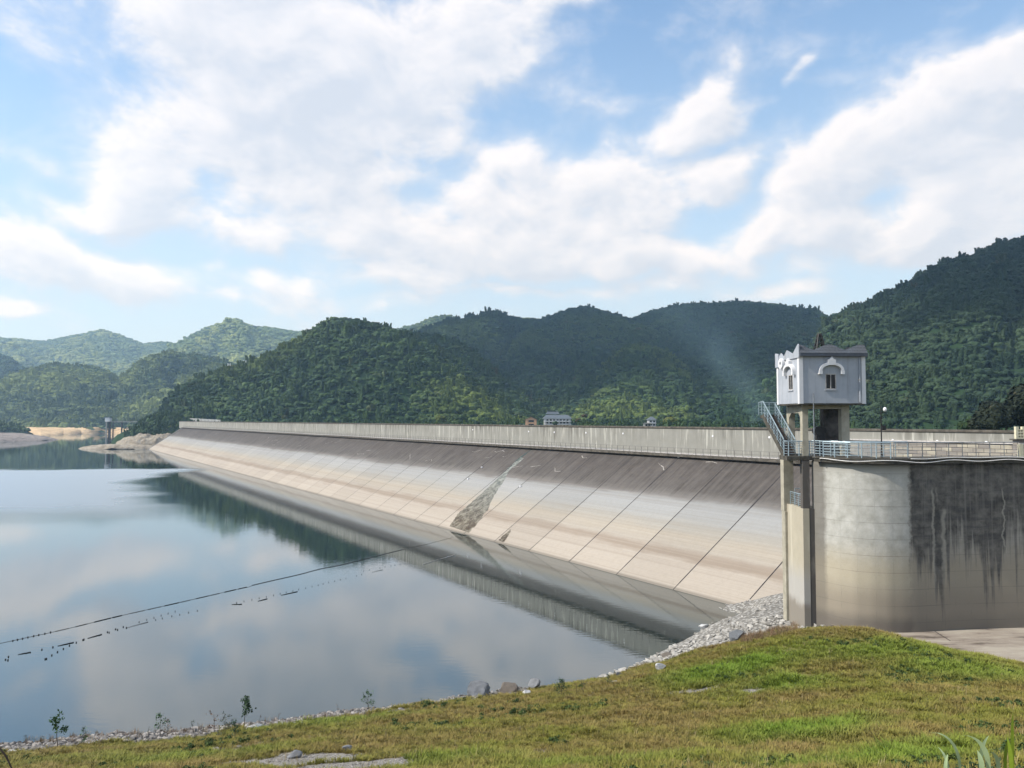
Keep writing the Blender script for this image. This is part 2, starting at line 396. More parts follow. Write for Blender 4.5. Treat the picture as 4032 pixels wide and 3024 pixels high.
M['fol_g'] = m_foliage('broadleaf_foliage', (.012, .038, .016), (.045, .090, .027), (.080, .125, .034), patch=.004)
M['fol_h'] = m_foliage('dark_foliage', (.010, .030, .017), (.030, .060, .026), (.045, .075, .030), patch=.006)
M['fol_c'] = m_foliage('sunlit_foliage', (.045, .080, .035), (.13, .18, .055), (.24, .29, .075), patch=.006)  # leaf colour brightened to carry the sunlight on these hills
M['fol_a'] = m_foliage('far_foliage', (.10, .16, .07), (.18, .24, .09), (.34, .38, .12), patch=.0030)  # sunlight on the far range is put into this colour
M['fol_bush'] = m_foliage('bush_foliage', (.022, .052, .018), (.065, .115, .035), patch=.05)

# ================================================================== FOREGROUND GROUND
CP = []   # control points of the near terrain (x, y, z)
def cp(x, y, D=None, z=None, dz=0):
    if D is None:
        q = px_dir(x, y); t = (z - CZ) / q[2]; p = (q[0] * t, q[1] * t, z)
    else: p = tuple(at(x, y, D))
    CP.append((p[0], p[1], p[2] + dz))
for x, y in ((-600, 2990), (0, 2935), (500, 2895), (1185, 2825), (1600, 2770), (2016, 2716), (2360, 2672), (2540, 2588), (2742, 2502), (2944, 2424)): cp(x, y, z=0)
for x, y, D in ((2575, 2614, 61), (2721, 2571, 60.5), (2863, 2539, 59.5), (3000, 2512, 58.7), (3129, 2482, 58), (3302, 2472, 53.5), (3483, 2497, 51), (3567, 2521, 49.5),
                (3784, 2575, 46.5), (4032, 2632, 43.5), (4400, 2740, 40), (0, 3024, 38), (1000, 3024, 33), (2016, 3024, 28), (3000, 3024, 24), (4032, 3024, 20),
                (2016, 2850, 41), (2600, 2750, 43), (3000, 2700, 42), (3300, 2620, 44), (3600, 2800, 33), (1000, 2930, 42), (3900, 2820, 31), (-700, 3024, 40)): cp(x, y, D)
CP += [(0, 1.5, 17.6), (0, 8, 14.9), (-12, 3, 16.8), (12, 3, 17.4), (-22, 14, 11), (14, 10, 14.6), (28, 15, 13), (-40, 20, 8), (-60, 44, 0), (40, 30, 9.5), (0, -15, 17.6),
       (22, 66, 3.2), (23, 73, 2.4), (24.5, 79, 1.6), (21, 81, 0.0), (18, 70, 1.8), (14, 64, 1.0), (27, 56, 3.2), (32, 56, 2.6), (38, 57, 2.4), (46, 58, 2.4), (34, 52, 3.3), (42, 50, 3.2), (50, 48, 4),
       (-30, 58, -2.4), (-12, 62, -2.6), (0, 68, -2.8), (7, 72, -2.8), (12, 84, -3), (-60, 60, -4), (18, 92, -3), (30, 90, -1)]
CP = np.array(CP)
def _tps(r2): return .5 * r2 * np.log(r2 + 1e-6)
_n = len(CP); _d2 = ((CP[:, None, :2] - CP[None, :, :2]) ** 2).sum(-1)
_A = np.zeros((_n + 3, _n + 3)); _A[:_n, :_n] = _tps(_d2) + np.eye(_n) * 2.0
_A[:_n, _n] = 1; _A[:_n, _n + 1:] = CP[:, :2]; _A[_n:, :_n] = _A[:_n, _n:].T
_W = np.linalg.solve(_A, np.concatenate([CP[:, 2], np.zeros(3)]))
def gz(x, y, rough=True):
    x = np.atleast_1d(np.asarray(x, float)); y = np.atleast_1d(np.asarray(y, float))
    d2 = (x[:, None] - CP[None, :, 0]) ** 2 + (y[:, None] - CP[None, :, 1]) ** 2
    z = _tps(d2) @ _W[:_n] + _W[_n] + x * _W[_n + 1] + y * _W[_n + 2]
    if rough: z = z + (fbm(x * .35, y * .35, 5, 4) - .5) * .35 + (fbm(x * 1.7, y * 1.7, 9, 3) - .5) * .09
    return z
def ghit(x, y):
    """where the line of sight through photo pixel (x, y) meets the near ground"""
    q = px_dir(x, y); ts = np.arange(8, 110, .15); g = gz(q[0] * ts, q[1] * ts); zz = CZ + q[2] * ts
    i = np.argmax(zz < g) if (zz < g).any() else len(ts) - 1
    return np.array([q[0] * ts[i], q[1] * ts[i], g[i]])
# bare and green patches: photo pixel, half sizes in metres, amount
GREEN = [(ghit(x, y), rx, ry, s) for x, y, rx, ry, s in (
    (2880, 2640, 5.0, 3.2, 1.0), (3060, 2690, 3.0, 2.0, .8), (3500, 2560, 6, 3.0, .7), (3800, 2640, 5, 3, .7), (3150, 2560, 6, 2.5, .45), (3150, 2880, 3.4, 2.2, .9), (3500, 3000, 4.5, 2.0, .8),
    (3750, 2960, 3, 1.6, .6), (1250, 2850, 6, 2.0, .55), (700, 2990, 5, 2.0, .5), (1700, 3010, 3.5, 1.6, .5), (2330, 3010, 3.5, 1.4, .5), (300, 2990, 4, 2, .3))]
BARE = [(ghit(x, y), rx, ry, s) for x, y, rx, ry, s in (
    (1150, 2990, 3.2, 1.8, 1.2), (1400, 3010, 3.4, 1.6, 1.2), (2740, 2710, 1.5, .8, 1.0), (2920, 2715, 1.0, .7, .8), (900, 2950, 3, 1.2, .6), (2060, 2960, 3, .9, .5), (1000, 2900, 3, .8, .5), (1560, 2820, 2, .6, .4))]
def patch(x, y, L):
    s = np.zeros_like(x)
    wx = (fbm(x * .5, y * .5, 31) - .5) * 3; wy = (fbm(x * .5, y * .5, 47) - .5) * 3
    for c, rx, ry, a in L:
        d = np.sqrt(((x + wx - c[0]) / rx) ** 2 + ((y + wy - c[1]) / ry) ** 2); s = np.maximum(s, a * np.clip(1.35 - d, 0, 1))
    return s
def stony(x, y, z):
    """1 on the stony waterline strip and the pitched stone bank"""
    s = np.clip((1.15 + (fbm(x * .3, y * .3, 3) - .5) * 1.6 - z) / .5, 0, 1)
    s = np.where(x > 2, np.clip((0.5 + (fbm(x * .3, y * .3, 3) - .5) * .6 - z) / .4, 0, 1), s)
    # pitched bank behind the grass edge near the intake
    e = 61.3 - (x - 10.9) * .27
    s = np.maximum(s, np.where(x > 9.5, np.clip((y - e) / .7, 0, 1), 0))
    return s
NX, NY = 300, 330
gx = np.linspace(-1, 1, NX); gy = np.linspace(0, 1, NY)
Yg = -6 + 100 * gy ** 1.0; XX, YY = np.meshgrid(gx, Yg)
XX = XX * (38 + YY * .45); XX = XX + 0.0
zz = gz(XX.ravel(), YY.ravel()); zz = np.maximum(zz, -4)
V = np.stack([XX.ravel(), YY.ravel(), zz], 1)
idx = np.arange(NX * NY).reshape(NY, NX)
Fq = np.stack([idx[:-1, :-1], idx[:-1, 1:], idx[1:, 1:], idx[1:, :-1]], -1).reshape(-1, 4)
# the terrain stops where the dam's own body stands
cen = V[Fq].mean(1); nn = cen[:, :2] @ DN; Fq = Fq[nn < NTOE + 10]
m, T, b = mat('bank_ground', rough=.95, spec=.1)
atr = T.nodes.new('ShaderNodeAttribute'); atr.attribute_name = 'mask'
s3 = T.nodes.new('ShaderNodeSeparateColor'); T.links.new(atr.outputs['Color'], s3.inputs[0])
P = wcoord(T); n1 = noise(T, P, 1.3, 6, .65); n2 = noise(T, P, 9, 5, .7); n3 = noise(T, P, .35, 3)
c = mixc(T, mapr(T, n1, .35, .65, 0, 1), (.13, .11, .04), (.20, .15, .065))
c = mixc(T, s3.outputs[0], c, (.08, .12, .02))
c = mixc(T, mapr(T, n2, .55, .75, 0, .5), c, (.05, .045, .02))
bare = mth(T, 'ADD', s3.outputs[1], mth(T, 'MULTIPLY', mth(T, 'SUBTRACT', n1, .5), .9), clamp=True)
gr = mixc(T, mapr(T, n2, .38, .62, 0, 1), (.10, .09, .075), (.34, .32, .29))
c = mixc(T, mapr(T, bare, .25, .6, 0, 1), c, gr)
v = T.nodes.new('ShaderNodeTexVoronoi'); v.inputs['Scale'].default_value = 3.4; T.links.new(P, v.inputs['Vector'])
sx2 = T.nodes.new('ShaderNodeSeparateXYZ'); T.links.new(P, sx2.inputs[0]); sc2 = T.nodes.new('ShaderNodeSeparateColor'); T.links.new(v.outputs['Color'], sc2.inputs[0])
stc = mixc(T, sc2.outputs[0], (.25, .24, .22), (.47, .455, .42)); stc = mixc(T, mapr(T, sx2.outputs[0], -4, 6, .62, 0), stc, (.12, .105, .085))
stc = mixc(T, mapr(T, v.outputs['Distance'], .33, .55, 0, .7), stc, (.10, .09, .075))
c = mixc(T, s3.outputs[2], c, stc)
T.links.new(c, b.inputs['Base Color'])
hh = mth(T, 'ADD', mth(T, 'MULTIPLY', n2, .6), mth(T, 'MULTIPLY', mth(T, 'SUBTRACT', 1.0, v.outputs['Distance']), mth(T, 'MULTIPLY', s3.outputs[2], 1.2)))
bump(T, b, hh, .8, .08)
me = arr_mesh('grassy_bank', V, Fq, m, True)
ca = me.color_attributes.new('mask', 'FLOAT_COLOR', 'POINT')
vx, vy, vz = V[:, 0], V[:, 1], V[:, 2]
mk = np.stack([np.clip(patch(vx, vy, GREEN), 0, 1), np.clip(patch(vx, vy, BARE), 0, 1), stony(vx, vy, vz), np.ones(len(vx))], 1).astype(np.float32)
if len(me.vertices) == len(vx): ca.data.foreach_set('color', mk.ravel())
go_ = link(bpy.data.objects.new('ground', me)); tag(go_, 'grassy bank sloping down to the water below the viewer', 'ground', kind='structure')

# ------------------------------------------------------------------ instanced "stuff"
def stuff_instances(name, pts, rotz, scl, protos, label, cat, tilt=None, extra=None):
    me = bpy.data.meshes.new(name); n = len(pts)
    me.vertices.add(n); me.vertices.foreach_set('co', np.asarray(pts, np.float32).ravel())
    a = me.attributes.new('rot', 'FLOAT_VECTOR', 'POINT')
    r = np.zeros((n, 3), np.float32); r[:, 2] = rotz
    if tilt is not None: r[:, :2] = tilt
    a.data.foreach_set('vector', r.ravel())
    a = me.attributes.new('scl', 'FLOAT_VECTOR', 'POINT'); s = np.asarray(scl, np.float32)
    if s.ndim == 1: s = np.repeat(s[:, None], 3, 1)
    a.data.foreach_set('vector', s.ravel())
    a = me.attributes.new('pick', 'INT', 'POINT'); a.data.foreach_set('value', np.random.RandomState(n).randint(0, len(protos), n).astype(np.int32))
    if extra is not None:
        a = me.attributes.new('tone', 'FLOAT', 'POINT'); a.data.foreach_set('value', np.asarray(extra, np.float32))
    o = link(bpy.data.objects.new(name, me)); tag(o, label, cat, kind='stuff')
    col = bpy.data.collections.new(name + '_source')
    for pr in protos: col.objects.link(pr)
    G = bpy.data.node_groups.new(name + '_scatter', 'GeometryNodeTree')
    G.interface.new_socket('Geometry', in_out='INPUT', socket_type='NodeSocketGeometry'); G.interface.new_socket('Geometry', in_out='OUTPUT', socket_type='NodeSocketGeometry')
    i = G.nodes.new('NodeGroupInput'); q = G.nodes.new('NodeGroupOutput'); m2p = G.nodes.new('GeometryNodeMeshToPoints'); ip = G.nodes.new('GeometryNodeInstanceOnPoints')
    ci = G.nodes.new('GeometryNodeCollectionInfo'); ci.inputs['Collection'].default_value = col
    ci.inputs['Separate Children'].default_value = True; ci.inputs['Reset Children'].default_value = True
    def na(nm, t):
        x = G.nodes.new('GeometryNodeInputNamedAttribute'); x.data_type = t; x.inputs['Name'].default_value = nm; return x.outputs[0]
    L = G.links.new
    L(i.outputs[0], m2p.inputs[0]); L(m2p.outputs[0], ip.inputs['Points']); L(ci.outputs[0], ip.inputs['Instance'])
    ip.inputs['Pick Instance'].default_value = True
    L(na('pick', 'INT'), ip.inputs['Instance Index']); L(na('rot', 'FLOAT_VECTOR'), ip.inputs['Rotation']); L(na('scl', 'FLOAT_VECTOR'), ip.inputs['Scale'])
    L(ip.outputs[0], q.inputs[0])
    md = o.modifiers.new('scatter', 'NODES'); md.node_group = G
    return o
def ico(sub=2):
    import bmesh
    bm = bmesh.new(); bmesh.ops.create_icosphere(bm, subdivisions=sub, radius=1)
    V = np.array([v.co[:] for v in bm.verts]); Fc = [tuple(v.index for v in f.verts) for f in bm.faces]; bm.free(); return V, Fc
ICO1, ICO2, ICO3 = ico(1), ico(2), ico(3)
def leaf_quads(rs, C, N, size, up=.3):
    """quads at points C with rough normals N"""
    n = len(C); N = N + rs.normal(0, .45, (n, 3)); N[:, 2] += up; N /= np.linalg.norm(N, axis=1)[:, None] + 1e-9
    t = np.cross(N, rs.normal(0, 1, (n, 3))); t /= np.linalg.norm(t, axis=1)[:, None] + 1e-9; w = np.cross(N, t)
    s = (size * rs.uniform(.6, 1.4, n))[:, None]
    V = np.stack([C - t * s, C + w * s * .55, C + t * s, C - w * s * .55], 1).reshape(-1, 3)
    return V, np.arange(4 * n).reshape(n, 4)
def crown(seed, lobes=6, rad=.55, h=1.0, leaves=130, leaf=.13, spread=.55, core=True):
    """foliage mass of unit radius made of leafy lobes round solid, broken cores"""
    rs = np.random.RandomState(seed); mb_v = []; mb_f = []; base = 0
    for k in range(lobes):
        a = rs.uniform(0, 2 * PI); rr = spread * math.sqrt(rs.uniform(.05, 1)); c = np.array([rr * math.cos(a), rr * math.sin(a), h * rs.uniform(.25, .8) * (1.15 - .5 * rr)])
        r = rad * rs.uniform(.7, 1.1)
        if core:
            V, Fc = ICO1 if rad < .4 else ICO2; V = V * r * .95 * (1 + rs.normal(0, .07, (len(V), 1))) * (1, 1, .85) + c
            mb_v.append(V); mb_f += [tuple(i + base for i in f) for f in Fc]; base += len(V)
        n = leaves // lobes; N = rs.normal(0, 1, (n, 3)); N /= np.linalg.norm(N, axis=1)[:, None]
        C = c + N * r * rs.uniform(.75, 1.08, (n, 1)) * (1, 1, .85); V, Fq = leaf_quads(rs, C, N, leaf)
        mb_v.append(V); mb_f += [tuple(i + base for i in f) for f in Fq.tolist()]; base += len(V)
    return np.concatenate(mb_v), mb_f
def proto(name, V, Fc, material):
    me = arr_mesh(name, V, Fc, material); return bpy.data.objects.new(name, me)
def bamboo_crown(seed):
    rs = np.random.RandomState(seed); Vs = []; Fs = []; b = 0
    for k in range(5):
        a = rs.uniform(0, 2 * PI); r0 = rs.uniform(.1, .5); hh = rs.uniform(1.1, 1.9); lean = rs.uniform(.2, .5)
        for t in np.linspace(.1, 1, 7):
            c = np.array([math.cos(a) * (r0 + lean * t * t), math.sin(a) * (r0 + lean * t * t), hh * math.sin(t * 1.45)])
            r = .34 * (1 - .72 * t) + .05; V, Fc = ICO1; V = V * r * (1 + rs.normal(0, .15, (len(V), 1))) + c
            Vs.append(V); Fs += [tuple(i + b for i in f) for f in Fc]; b += len(V)
            n = 7; N = rs.normal(0, 1, (n, 3)); N /= np.linalg.norm(N, axis=1)[:, None]
            V, Fq = leaf_quads(rs, c + N * r * 1.05, N, .15); Vs.append(V); Fs += [tuple(i + b for i in f) for f in Fq.tolist()]; b += len(V)
    return np.concatenate(Vs), Fs
CR = [crown(100 + k, lobes=7, rad=.46, h=1.1, leaves=56, spread=.6) for k in range(4)]; BC = [bamboo_crown(200 + k) for k in range(3)]
def protos_for(key, mt, bam=0):
    L = [proto('tree_crown', *CR[k], mt) for k in range(4)]
    return L + [proto('bamboo_clump', *BC[k], mt) for k in range(bam)]

# ================================================================== HILLS
K = 4032 / 2212
def ridge_fn(pts, Dr):
    P = np.array(pts, float); a = []; z = []
    for x, y in P: q = at(x * K, y * K, Dr); a.append(q[0] / Dr); z.append(q[2])
    return np.array(a), np.array(z)
class Hill:
    def __init__(s, ridge, Dr, D0, base, seed, amp=.35, freq=14, back=1.35, shape=1.0, drf=None):
        s.a, s.z = ridge_fn(ridge, Dr); s.Dr = Dr; s.D0 = D0; s.base = base; s.seed = seed; s.amp = amp; s.freq = freq; s.back = back; s.shape = shape; s.drf = drf
    def pos(s, a, u):
        H = np.interp(a, s.a, s.z) - s.base; H = np.maximum(H, 0)
        Dr = s.Dr; D = s.D0 + u * (Dr - s.D0)
        up = np.clip(u, 0, 1); S = np.where(u <= 1, (np.sin(up * PI / 2) ** 1.15) * s.shape + up * (1 - s.shape), 1 - ((u - 1) / (s.back - 1)) ** 1.4 * .9)
        wob = (fbm(a * s.freq * .4 + 7, u * 1.6, s.seed + 3, 2) - .5) * 2.2
        v = 1 - np.abs(2 * fbm(a * s.freq + wob, u * 1.1 + 3, s.seed, 3, .45) - 1)   # ridged: 1 on valley lines
        v = v ** 2
        n = fbm(a * s.freq * 5, u * 9, s.seed + 9, 3) - .5
        S = S * (1 - s.amp * v * np.sin(np.clip(u, 0, 1) * PI) ** .8) + n * .05 * np.sin(np.clip(u, 0, 1) * PI)
        z = s.base + H * S
        return a * D, D, z
    def build(s, name, label, na=180, nu=70):
        a = np.linspace(s.a[0], s.a[-1], na); u = np.linspace(0, s.back, nu); A, U = np.meshgrid(a, u)
        x, y, z = s.pos(A.ravel(), U.ravel()); z = z + np.where(U.ravel() == 0, -3, 0)
        i = np.arange(na * nu).reshape(nu, na); Fq = np.stack([i[:-1, :-1], i[:-1, 1:], i[1:, 1:], i[1:, :-1]], -1).reshape(-1, 4)
        o = link(bpy.data.objects.new('hill', arr_mesh('hill', np.stack([x, y, z], 1), Fq, M['soil'], True))); tag(o, label, 'hill', kind='structure'); return o
    def forest(s, n, r, protos, name, label, umax=1.1, sink=.25, rv=.5, keep=None):
        rs = np.random.RandomState(s.seed + 50); a = rs.uniform(s.a[0], s.a[-1], n * 2); u = rs.uniform(.0, umax, n * 2)
        D = s.D0 + u * (s.Dr - s.D0); w = rs.uniform(0, s.Dr * 1.1, n * 2) < D; a, u = a[w][:n], u[w][:n]
        x, y, z = s.pos(a, u); H = np.interp(a, s.a, s.z) - s.base; k = H > r * .8
        if keep is not None: k &= keep(x, y, z)
        x, y, z = x[k], y[k], z[k]; sc_ = r * rs.uniform(1 - rv, 1 + rv, len(x)) * np.where(u[k] > .9, .8, 1) * np.where(rs.uniform(0, 1, len(x)) < .07, 1.55, 1)
        sv = np.stack([sc_, sc_, sc_ * rs.uniform(.7, 1.05, len(x))], 1)
        # crowns keep below the drawn skyline
        stuff_instances(name, np.stack([x, y, z - sc_ * sink + rs.uniform(-.2, .3, len(x)) * sc_ * (u[k] < .9) - np.where(u[k] > .9, sc_ * .35, 0)], 1), rs.uniform(0, 2 * PI, len(x)), sv, protos, label, 'forest')
hE = Hill([(330, 925), (352, 885), (380, 850), (410, 828), (480, 802), (550, 781), (600, 752), (650, 727), (700, 692), (740, 685), (780, 690), (830, 702), (880, 722), (940, 748), (1000, 782), (1060, 842), (1100, 880), (1140, 922)], 720, 555, 10, 11, amp=.22, freq=10)
hE.build('hill', 'steep wooded hill rising behind the left half of the dam wall')
hE.forest(5600, 3.0, protos_for('e', M['fol_e'], 1), 'bamboo_forest', 'bamboo and broadleaf trees covering the nearest hill in the middle')
hE2 = Hill([(860, 915), (880, 720), (905, 716), (950, 730), (1000, 745), (1060, 790), (1130, 850), (1180, 900), (1230, 925)], 820, 600, 10, 12, amp=.3, freq=12)
hE2.build('hill', 'lower shoulder behind the right flank of the middle hill')
hE2.forest(3200, 3.1, protos_for('e', M['fol_g'], 1), 'shoulder_forest', 'dark trees on the shoulder right of the middle hill')
hG = Hill([(860, 900), (905, 725), (960, 705), (1010, 697), (1075, 678), (1110, 684), (1160, 691), (1210, 673), (1265, 659), (1310, 672), (1360, 688), (1400, 672), (1450, 659), (1520, 653), (1600, 649), (1680, 656), (1740, 669), (1790, 684), (1840, 690), (1900, 700), (2000, 730), (2200, 800), (2400, 900)], 1450, 690, 8, 21, amp=.5, freq=13)
hG.build('hill', 'broad dark wooded ridge across the background')
hG.forest(34000, 3.7, protos_for('g', M['fol_g'], 1), 'ridge_forest', 'dense dark forest covering the long ridge behind the dam')
hI = Hill([(1195, 925), (1240, 860), (1290, 800), (1340, 762), (1390, 742), (1440, 755), (1490, 790), (1540, 850), (1570, 925)], 980, 640, 8, 26, amp=.25, freq=12)
hI.build('hill', 'rounded wooded spur in front of the long ridge')
hI.forest(4300, 3.2, protos_for('i', M['fol_e'], 1), 'spur_forest', 'trees on the rounded spur in front of the long ridge')
hI2 = Hill([(1520, 925), (1560, 880), (1620, 845), (1700, 800), (1780, 770), (1850, 760), (1950, 800), (2100, 925)], 700, 500, 8, 28, amp=.3, freq=12)
hI2.build('hill', 'low wooded rise behind the gatehouse')
hI2.forest(3700, 3.0, protos_for('i', M['fol_g'], 1), 'low_rise_forest', 'trees on the low rise behind the gatehouse')
hH = Hill([(1640, 925), (1740, 780), (1790, 700), (1850, 671), (1900, 651), (1980, 606), (2050, 576), (2120, 541), (2160, 526), (2212, 517), (2300, 500), (2450, 470), (2700, 520), (3000, 700)], 830, 330, 6, 31, amp=.3, freq=9)
hH.build('hill', 'tall dark wooded hill filling the right edge')
hH.forest(19000, 3.0, protos_for('h', M['fol_h'], 1), 'dark_forest', 'very dark forest on the tall hill at the right edge')
hF = Hill([(800, 800), (860, 712), (905, 698), (935, 684), (965, 680), (1000, 688), (1040, 690), (1100, 690), (1140, 685), (1180, 690), (1300, 740)], 2100, 1600, 10, 35, amp=.4, freq=20)
hF.build('hill', 'pale sunlit hilltop peeping over the ridge')
hF.forest(6000, 6, protos_for('f', M['fol_c'], 0), 'hilltop_forest', 'sunlit trees on the pale hilltop beyond the ridge')
hC = Hill([(-900, 925), (-700, 890), (-500, 850), (-300, 835), (-150, 862), (-60, 850), (0, 826), (60, 797), (120, 784), (200, 791), (235, 800), (255, 815), (275, 800), (300, 778), (370, 759), (430, 766), (480, 776), (530, 795), (600, 830)], 1450, 1096, 5, 41, amp=.42, freq=20)
hC.build('hill', 'rounded sunlit hill on the far shore at the left')
hC.forest(23000, 4.0, protos_for('c', M['fol_c'], 1), 'far_shore_forest', 'sunlit bamboo and trees on the rounded hill across the water')
hB = Hill([(-1300, 900), (-1000, 800), (-700, 750), (-450, 720), (-200, 740), (-60, 752), (0, 764), (25, 772), (48, 792), (60, 815), (70, 840)], 1900, 1500, 10, 45, amp=.3)
hB.build('hill', 'blue shaded hillside at the far left edge')
hB.forest(12000, 6, protos_for('b', M['fol_g'], 0), 'shaded_forest', 'shaded trees on the hillside at the far left edge')
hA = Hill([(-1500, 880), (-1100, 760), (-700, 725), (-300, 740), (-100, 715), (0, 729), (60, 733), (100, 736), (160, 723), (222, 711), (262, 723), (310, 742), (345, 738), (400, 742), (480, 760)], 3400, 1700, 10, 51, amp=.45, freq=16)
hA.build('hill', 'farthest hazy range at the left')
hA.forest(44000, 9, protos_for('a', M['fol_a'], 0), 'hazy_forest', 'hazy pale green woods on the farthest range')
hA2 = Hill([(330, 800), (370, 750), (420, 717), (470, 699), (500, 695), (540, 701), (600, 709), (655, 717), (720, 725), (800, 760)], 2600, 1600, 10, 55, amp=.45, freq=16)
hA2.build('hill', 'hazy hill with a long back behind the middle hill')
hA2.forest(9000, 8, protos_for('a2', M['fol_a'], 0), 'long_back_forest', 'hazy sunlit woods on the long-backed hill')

# cumulus added out of view to the left, placed to shade the hills
mcl = basic('cloud_white', (.80, .80, .80), 1, 0, vary=.02, scale=.001)
def shade_cloud(fx, fy, rx, ry, seed, label, h=1500.0):
    k = (h - 60) / math.tan(R(SUN_EL)); cx_, cy_ = fx + k * math.sin(R(SUN_AZ)), fy + k * math.cos(R(SUN_AZ)); rs_ = np.random.RandomState(seed); mb = MB(); n = max(10, int(rx * ry / 3500)); V0, F0 = ICO3
    t = thing('shade_cloud', label, 'shade_cloud', (cx_, cy_, h)); t['kind'] = 'structure'
    for i in range(n):
        a = rs_.uniform(0, 2 * PI); q = math.sqrt(rs_.uniform()); c = np.array([cx_ + rx * q * math.cos(a), cy_ + ry * q * math.sin(a), h + 60 * (1 - q) * rs_.uniform()]); s_ = (.30 * min(rx, ry) + 18) * rs_.uniform(.6, 1.1) * (1.1 - .5 * q)
        V = V0 * (1 + (fbm(V0[:, 0] * 2.3 + i, V0[:, 1] * 2.3 + V0[:, 2] * 1.7, i, 3) - .5) * .5)[:, None]
        mb.add(V * (s_, s_, s_ * .5) + c, F0)
    mb.build('puffs', mcl, t, smooth=True)
shade_cloud(330, 1230, 470, 400, 1, 'large added cumulus out of view, shading the long ridge')
shade_cloud(640, 600, 330, 300, 2, 'added cumulus out of view, shading the tall right-hand hill')
shade_cloud(-275, 690, 120, 55, 3, 'small added cumulus out of view, shading the left of the middle hill')
shade_cloud(-20, 800, 120, 60, 5, 'added cumulus fragment out of view, shading the shoulder of the middle hill')
# base sheet under everything, valley floor behind the dam
o = MB().add([(-9000, -3000, -4.5), (9000, -3000, -4.5), (9000, 12000, -4.5), (-9000, 12000, -4.5)], [(0, 1, 2, 3)]).build('terrain', M['soil'])
tag(o, 'valley ground reaching the horizon', 'ground', kind='structure')
q0, q1 = dw(PW + 1.2, -60), dw(PW + 1.2, S1 + 30)
mv = basic('valley_grass', (.05, .075, .025), .95, .1, vary=.5, scale=.05)
o = MB().add([(q0[0], q0[1], 12.4), (1500, q0[1], 12.4), (1500, 1500, 12.4), (-300, 1500, 12.4), (q1[0], q1[1], 12.4)], [(0, 1, 2, 3, 4)]).build('valley_floor', mv)
tag(o, 'grassy valley floor behind the dam wall', 'ground', kind='structure')

# ================================================================== WATER
m = bpy.data.materials.new('lake_water'); m.use_nodes = True; T = m.node_tree; T.nodes.clear()
P = wcoord(T)
sxy = T.nodes.new('ShaderNodeSeparateXYZ'); T.links.new(P, sxy.inputs[0])
w1 = noise(T, vm(T, 'MULTIPLY', P, (.8, 2.2, 1)), 1.1, 3, .5); w2 = noise(T, P, .09, 3, .5)
# breeze patch: rough water across the middle distance
ln = noise(T, vm(T, 'MULTIPLY', P, (.012, .02, 1)), 1, 5, .6)
dist = mth(T, 'ADD', sxy.outputs[1], mth(T, 'MULTIPLY', mth(T, 'SUBTRACT', ln, .5), 60))
br = mth(T, 'MULTIPLY', mapr(T, dist, 130, 190, 0, 1, True), mapr(T, dist, 302, 322, 1, 0, True))
edge = mth(T, 'ADD', mth(T, 'MULTIPLY', sxy.outputs[0], float(DN[0])), mth(T, 'MULTIPLY', sxy.outputs[1], float(DN[1])))
edge = mth(T, 'SUBTRACT', edge, mth(T, 'MULTIPLY', mth(T, 'MAXIMUM', mth(T, 'SUBTRACT', sxy.outputs[1], 245.0), 0.0), .5))
br = mth(T, 'MULTIPLY', br, mapr(T, mth(T, 'ADD', edge, mth(T, 'MULTIPLY', mth(T, 'SUBTRACT', ln, .5), 40)), 14, 32, 1, 0, True))
b1 = T.nodes.new('ShaderNodeBump'); b1.inputs['Strength'].default_value = 1; T.links.new(mth(T, 'ADD', mth(T, 'MULTIPLY', w1, .0055), mth(T, 'MULTIPLY', w2, .010)), b1.inputs['Height'])
b1.inputs['Distance'].default_value = .55
gl = T.nodes.new('ShaderNodeBsdfGlossy'); T.links.new(b1.outputs[0], gl.inputs['Normal'])
T.links.new(mth(T, 'ADD', .004, mth(T, 'MULTIPLY', br, .30)), gl.inputs['Roughness']); gl.inputs['Color'].default_value = (.93, .97, 1, 1)
df = T.nodes.new('ShaderNodeBsdfDiffuse'); df.inputs['Color'].default_value = (.012, .022, .019, 1)
fr = T.nodes.new('ShaderNodeFresnel'); fr.inputs['IOR'].default_value = 1.33
fac = mth(T, 'POWER', fr.outputs[0], .64, clamp=True)
mx = T.nodes.new('ShaderNodeMixShader'); T.links.new(fac, mx.inputs[0]); T.links.new(df.outputs[0], mx.inputs[1]); T.links.new(gl.outputs[0], mx.inputs[2])
ou = T.nodes.new('ShaderNodeOutputMaterial'); T.links.new(mx.outputs[0], ou.inputs[0])
a, b_ = dw(NTOE + 1, 10), dw(NTOE + 1, S1 + 4)
o = MB().add([(a[0], a[1], 0), (b_[0], b_[1], 0), (-120, 1700, 0), (-3200, 1700, 0), (-3200, -40, 0), (a[0], -40, 0)], [(0, 1, 2, 3, 4, 5)]).build('water', m)
tag(o, 'calm reservoir water mirroring clouds, hills and dam', 'water', kind='structure')

# ================================================================== DAM
ORG = (70.0, 60.0, 0.0)
dam = thing('dam', 'long concrete-faced dam with a stained wave wall and pale jointed slope', 'dam', tuple(dw(70, 60, 0)), rotz=TH)
# sloping face, finely divided, with a slightly sunken belly at the far end
mb = MB(); ss = np.linspace(S0, S1, 120); hs = np.linspace(-2.5, ZB, 24)
V = [(PW - SL * (ZB - z), s, z) for s in ss for z in hs]; nh = len(hs)
mb.add(V, [(i * nh + j, (i + 1) * nh + j, (i + 1) * nh + j + 1, i * nh + j + 1) for i in range(len(ss) - 1) for j in range(nh - 1)])
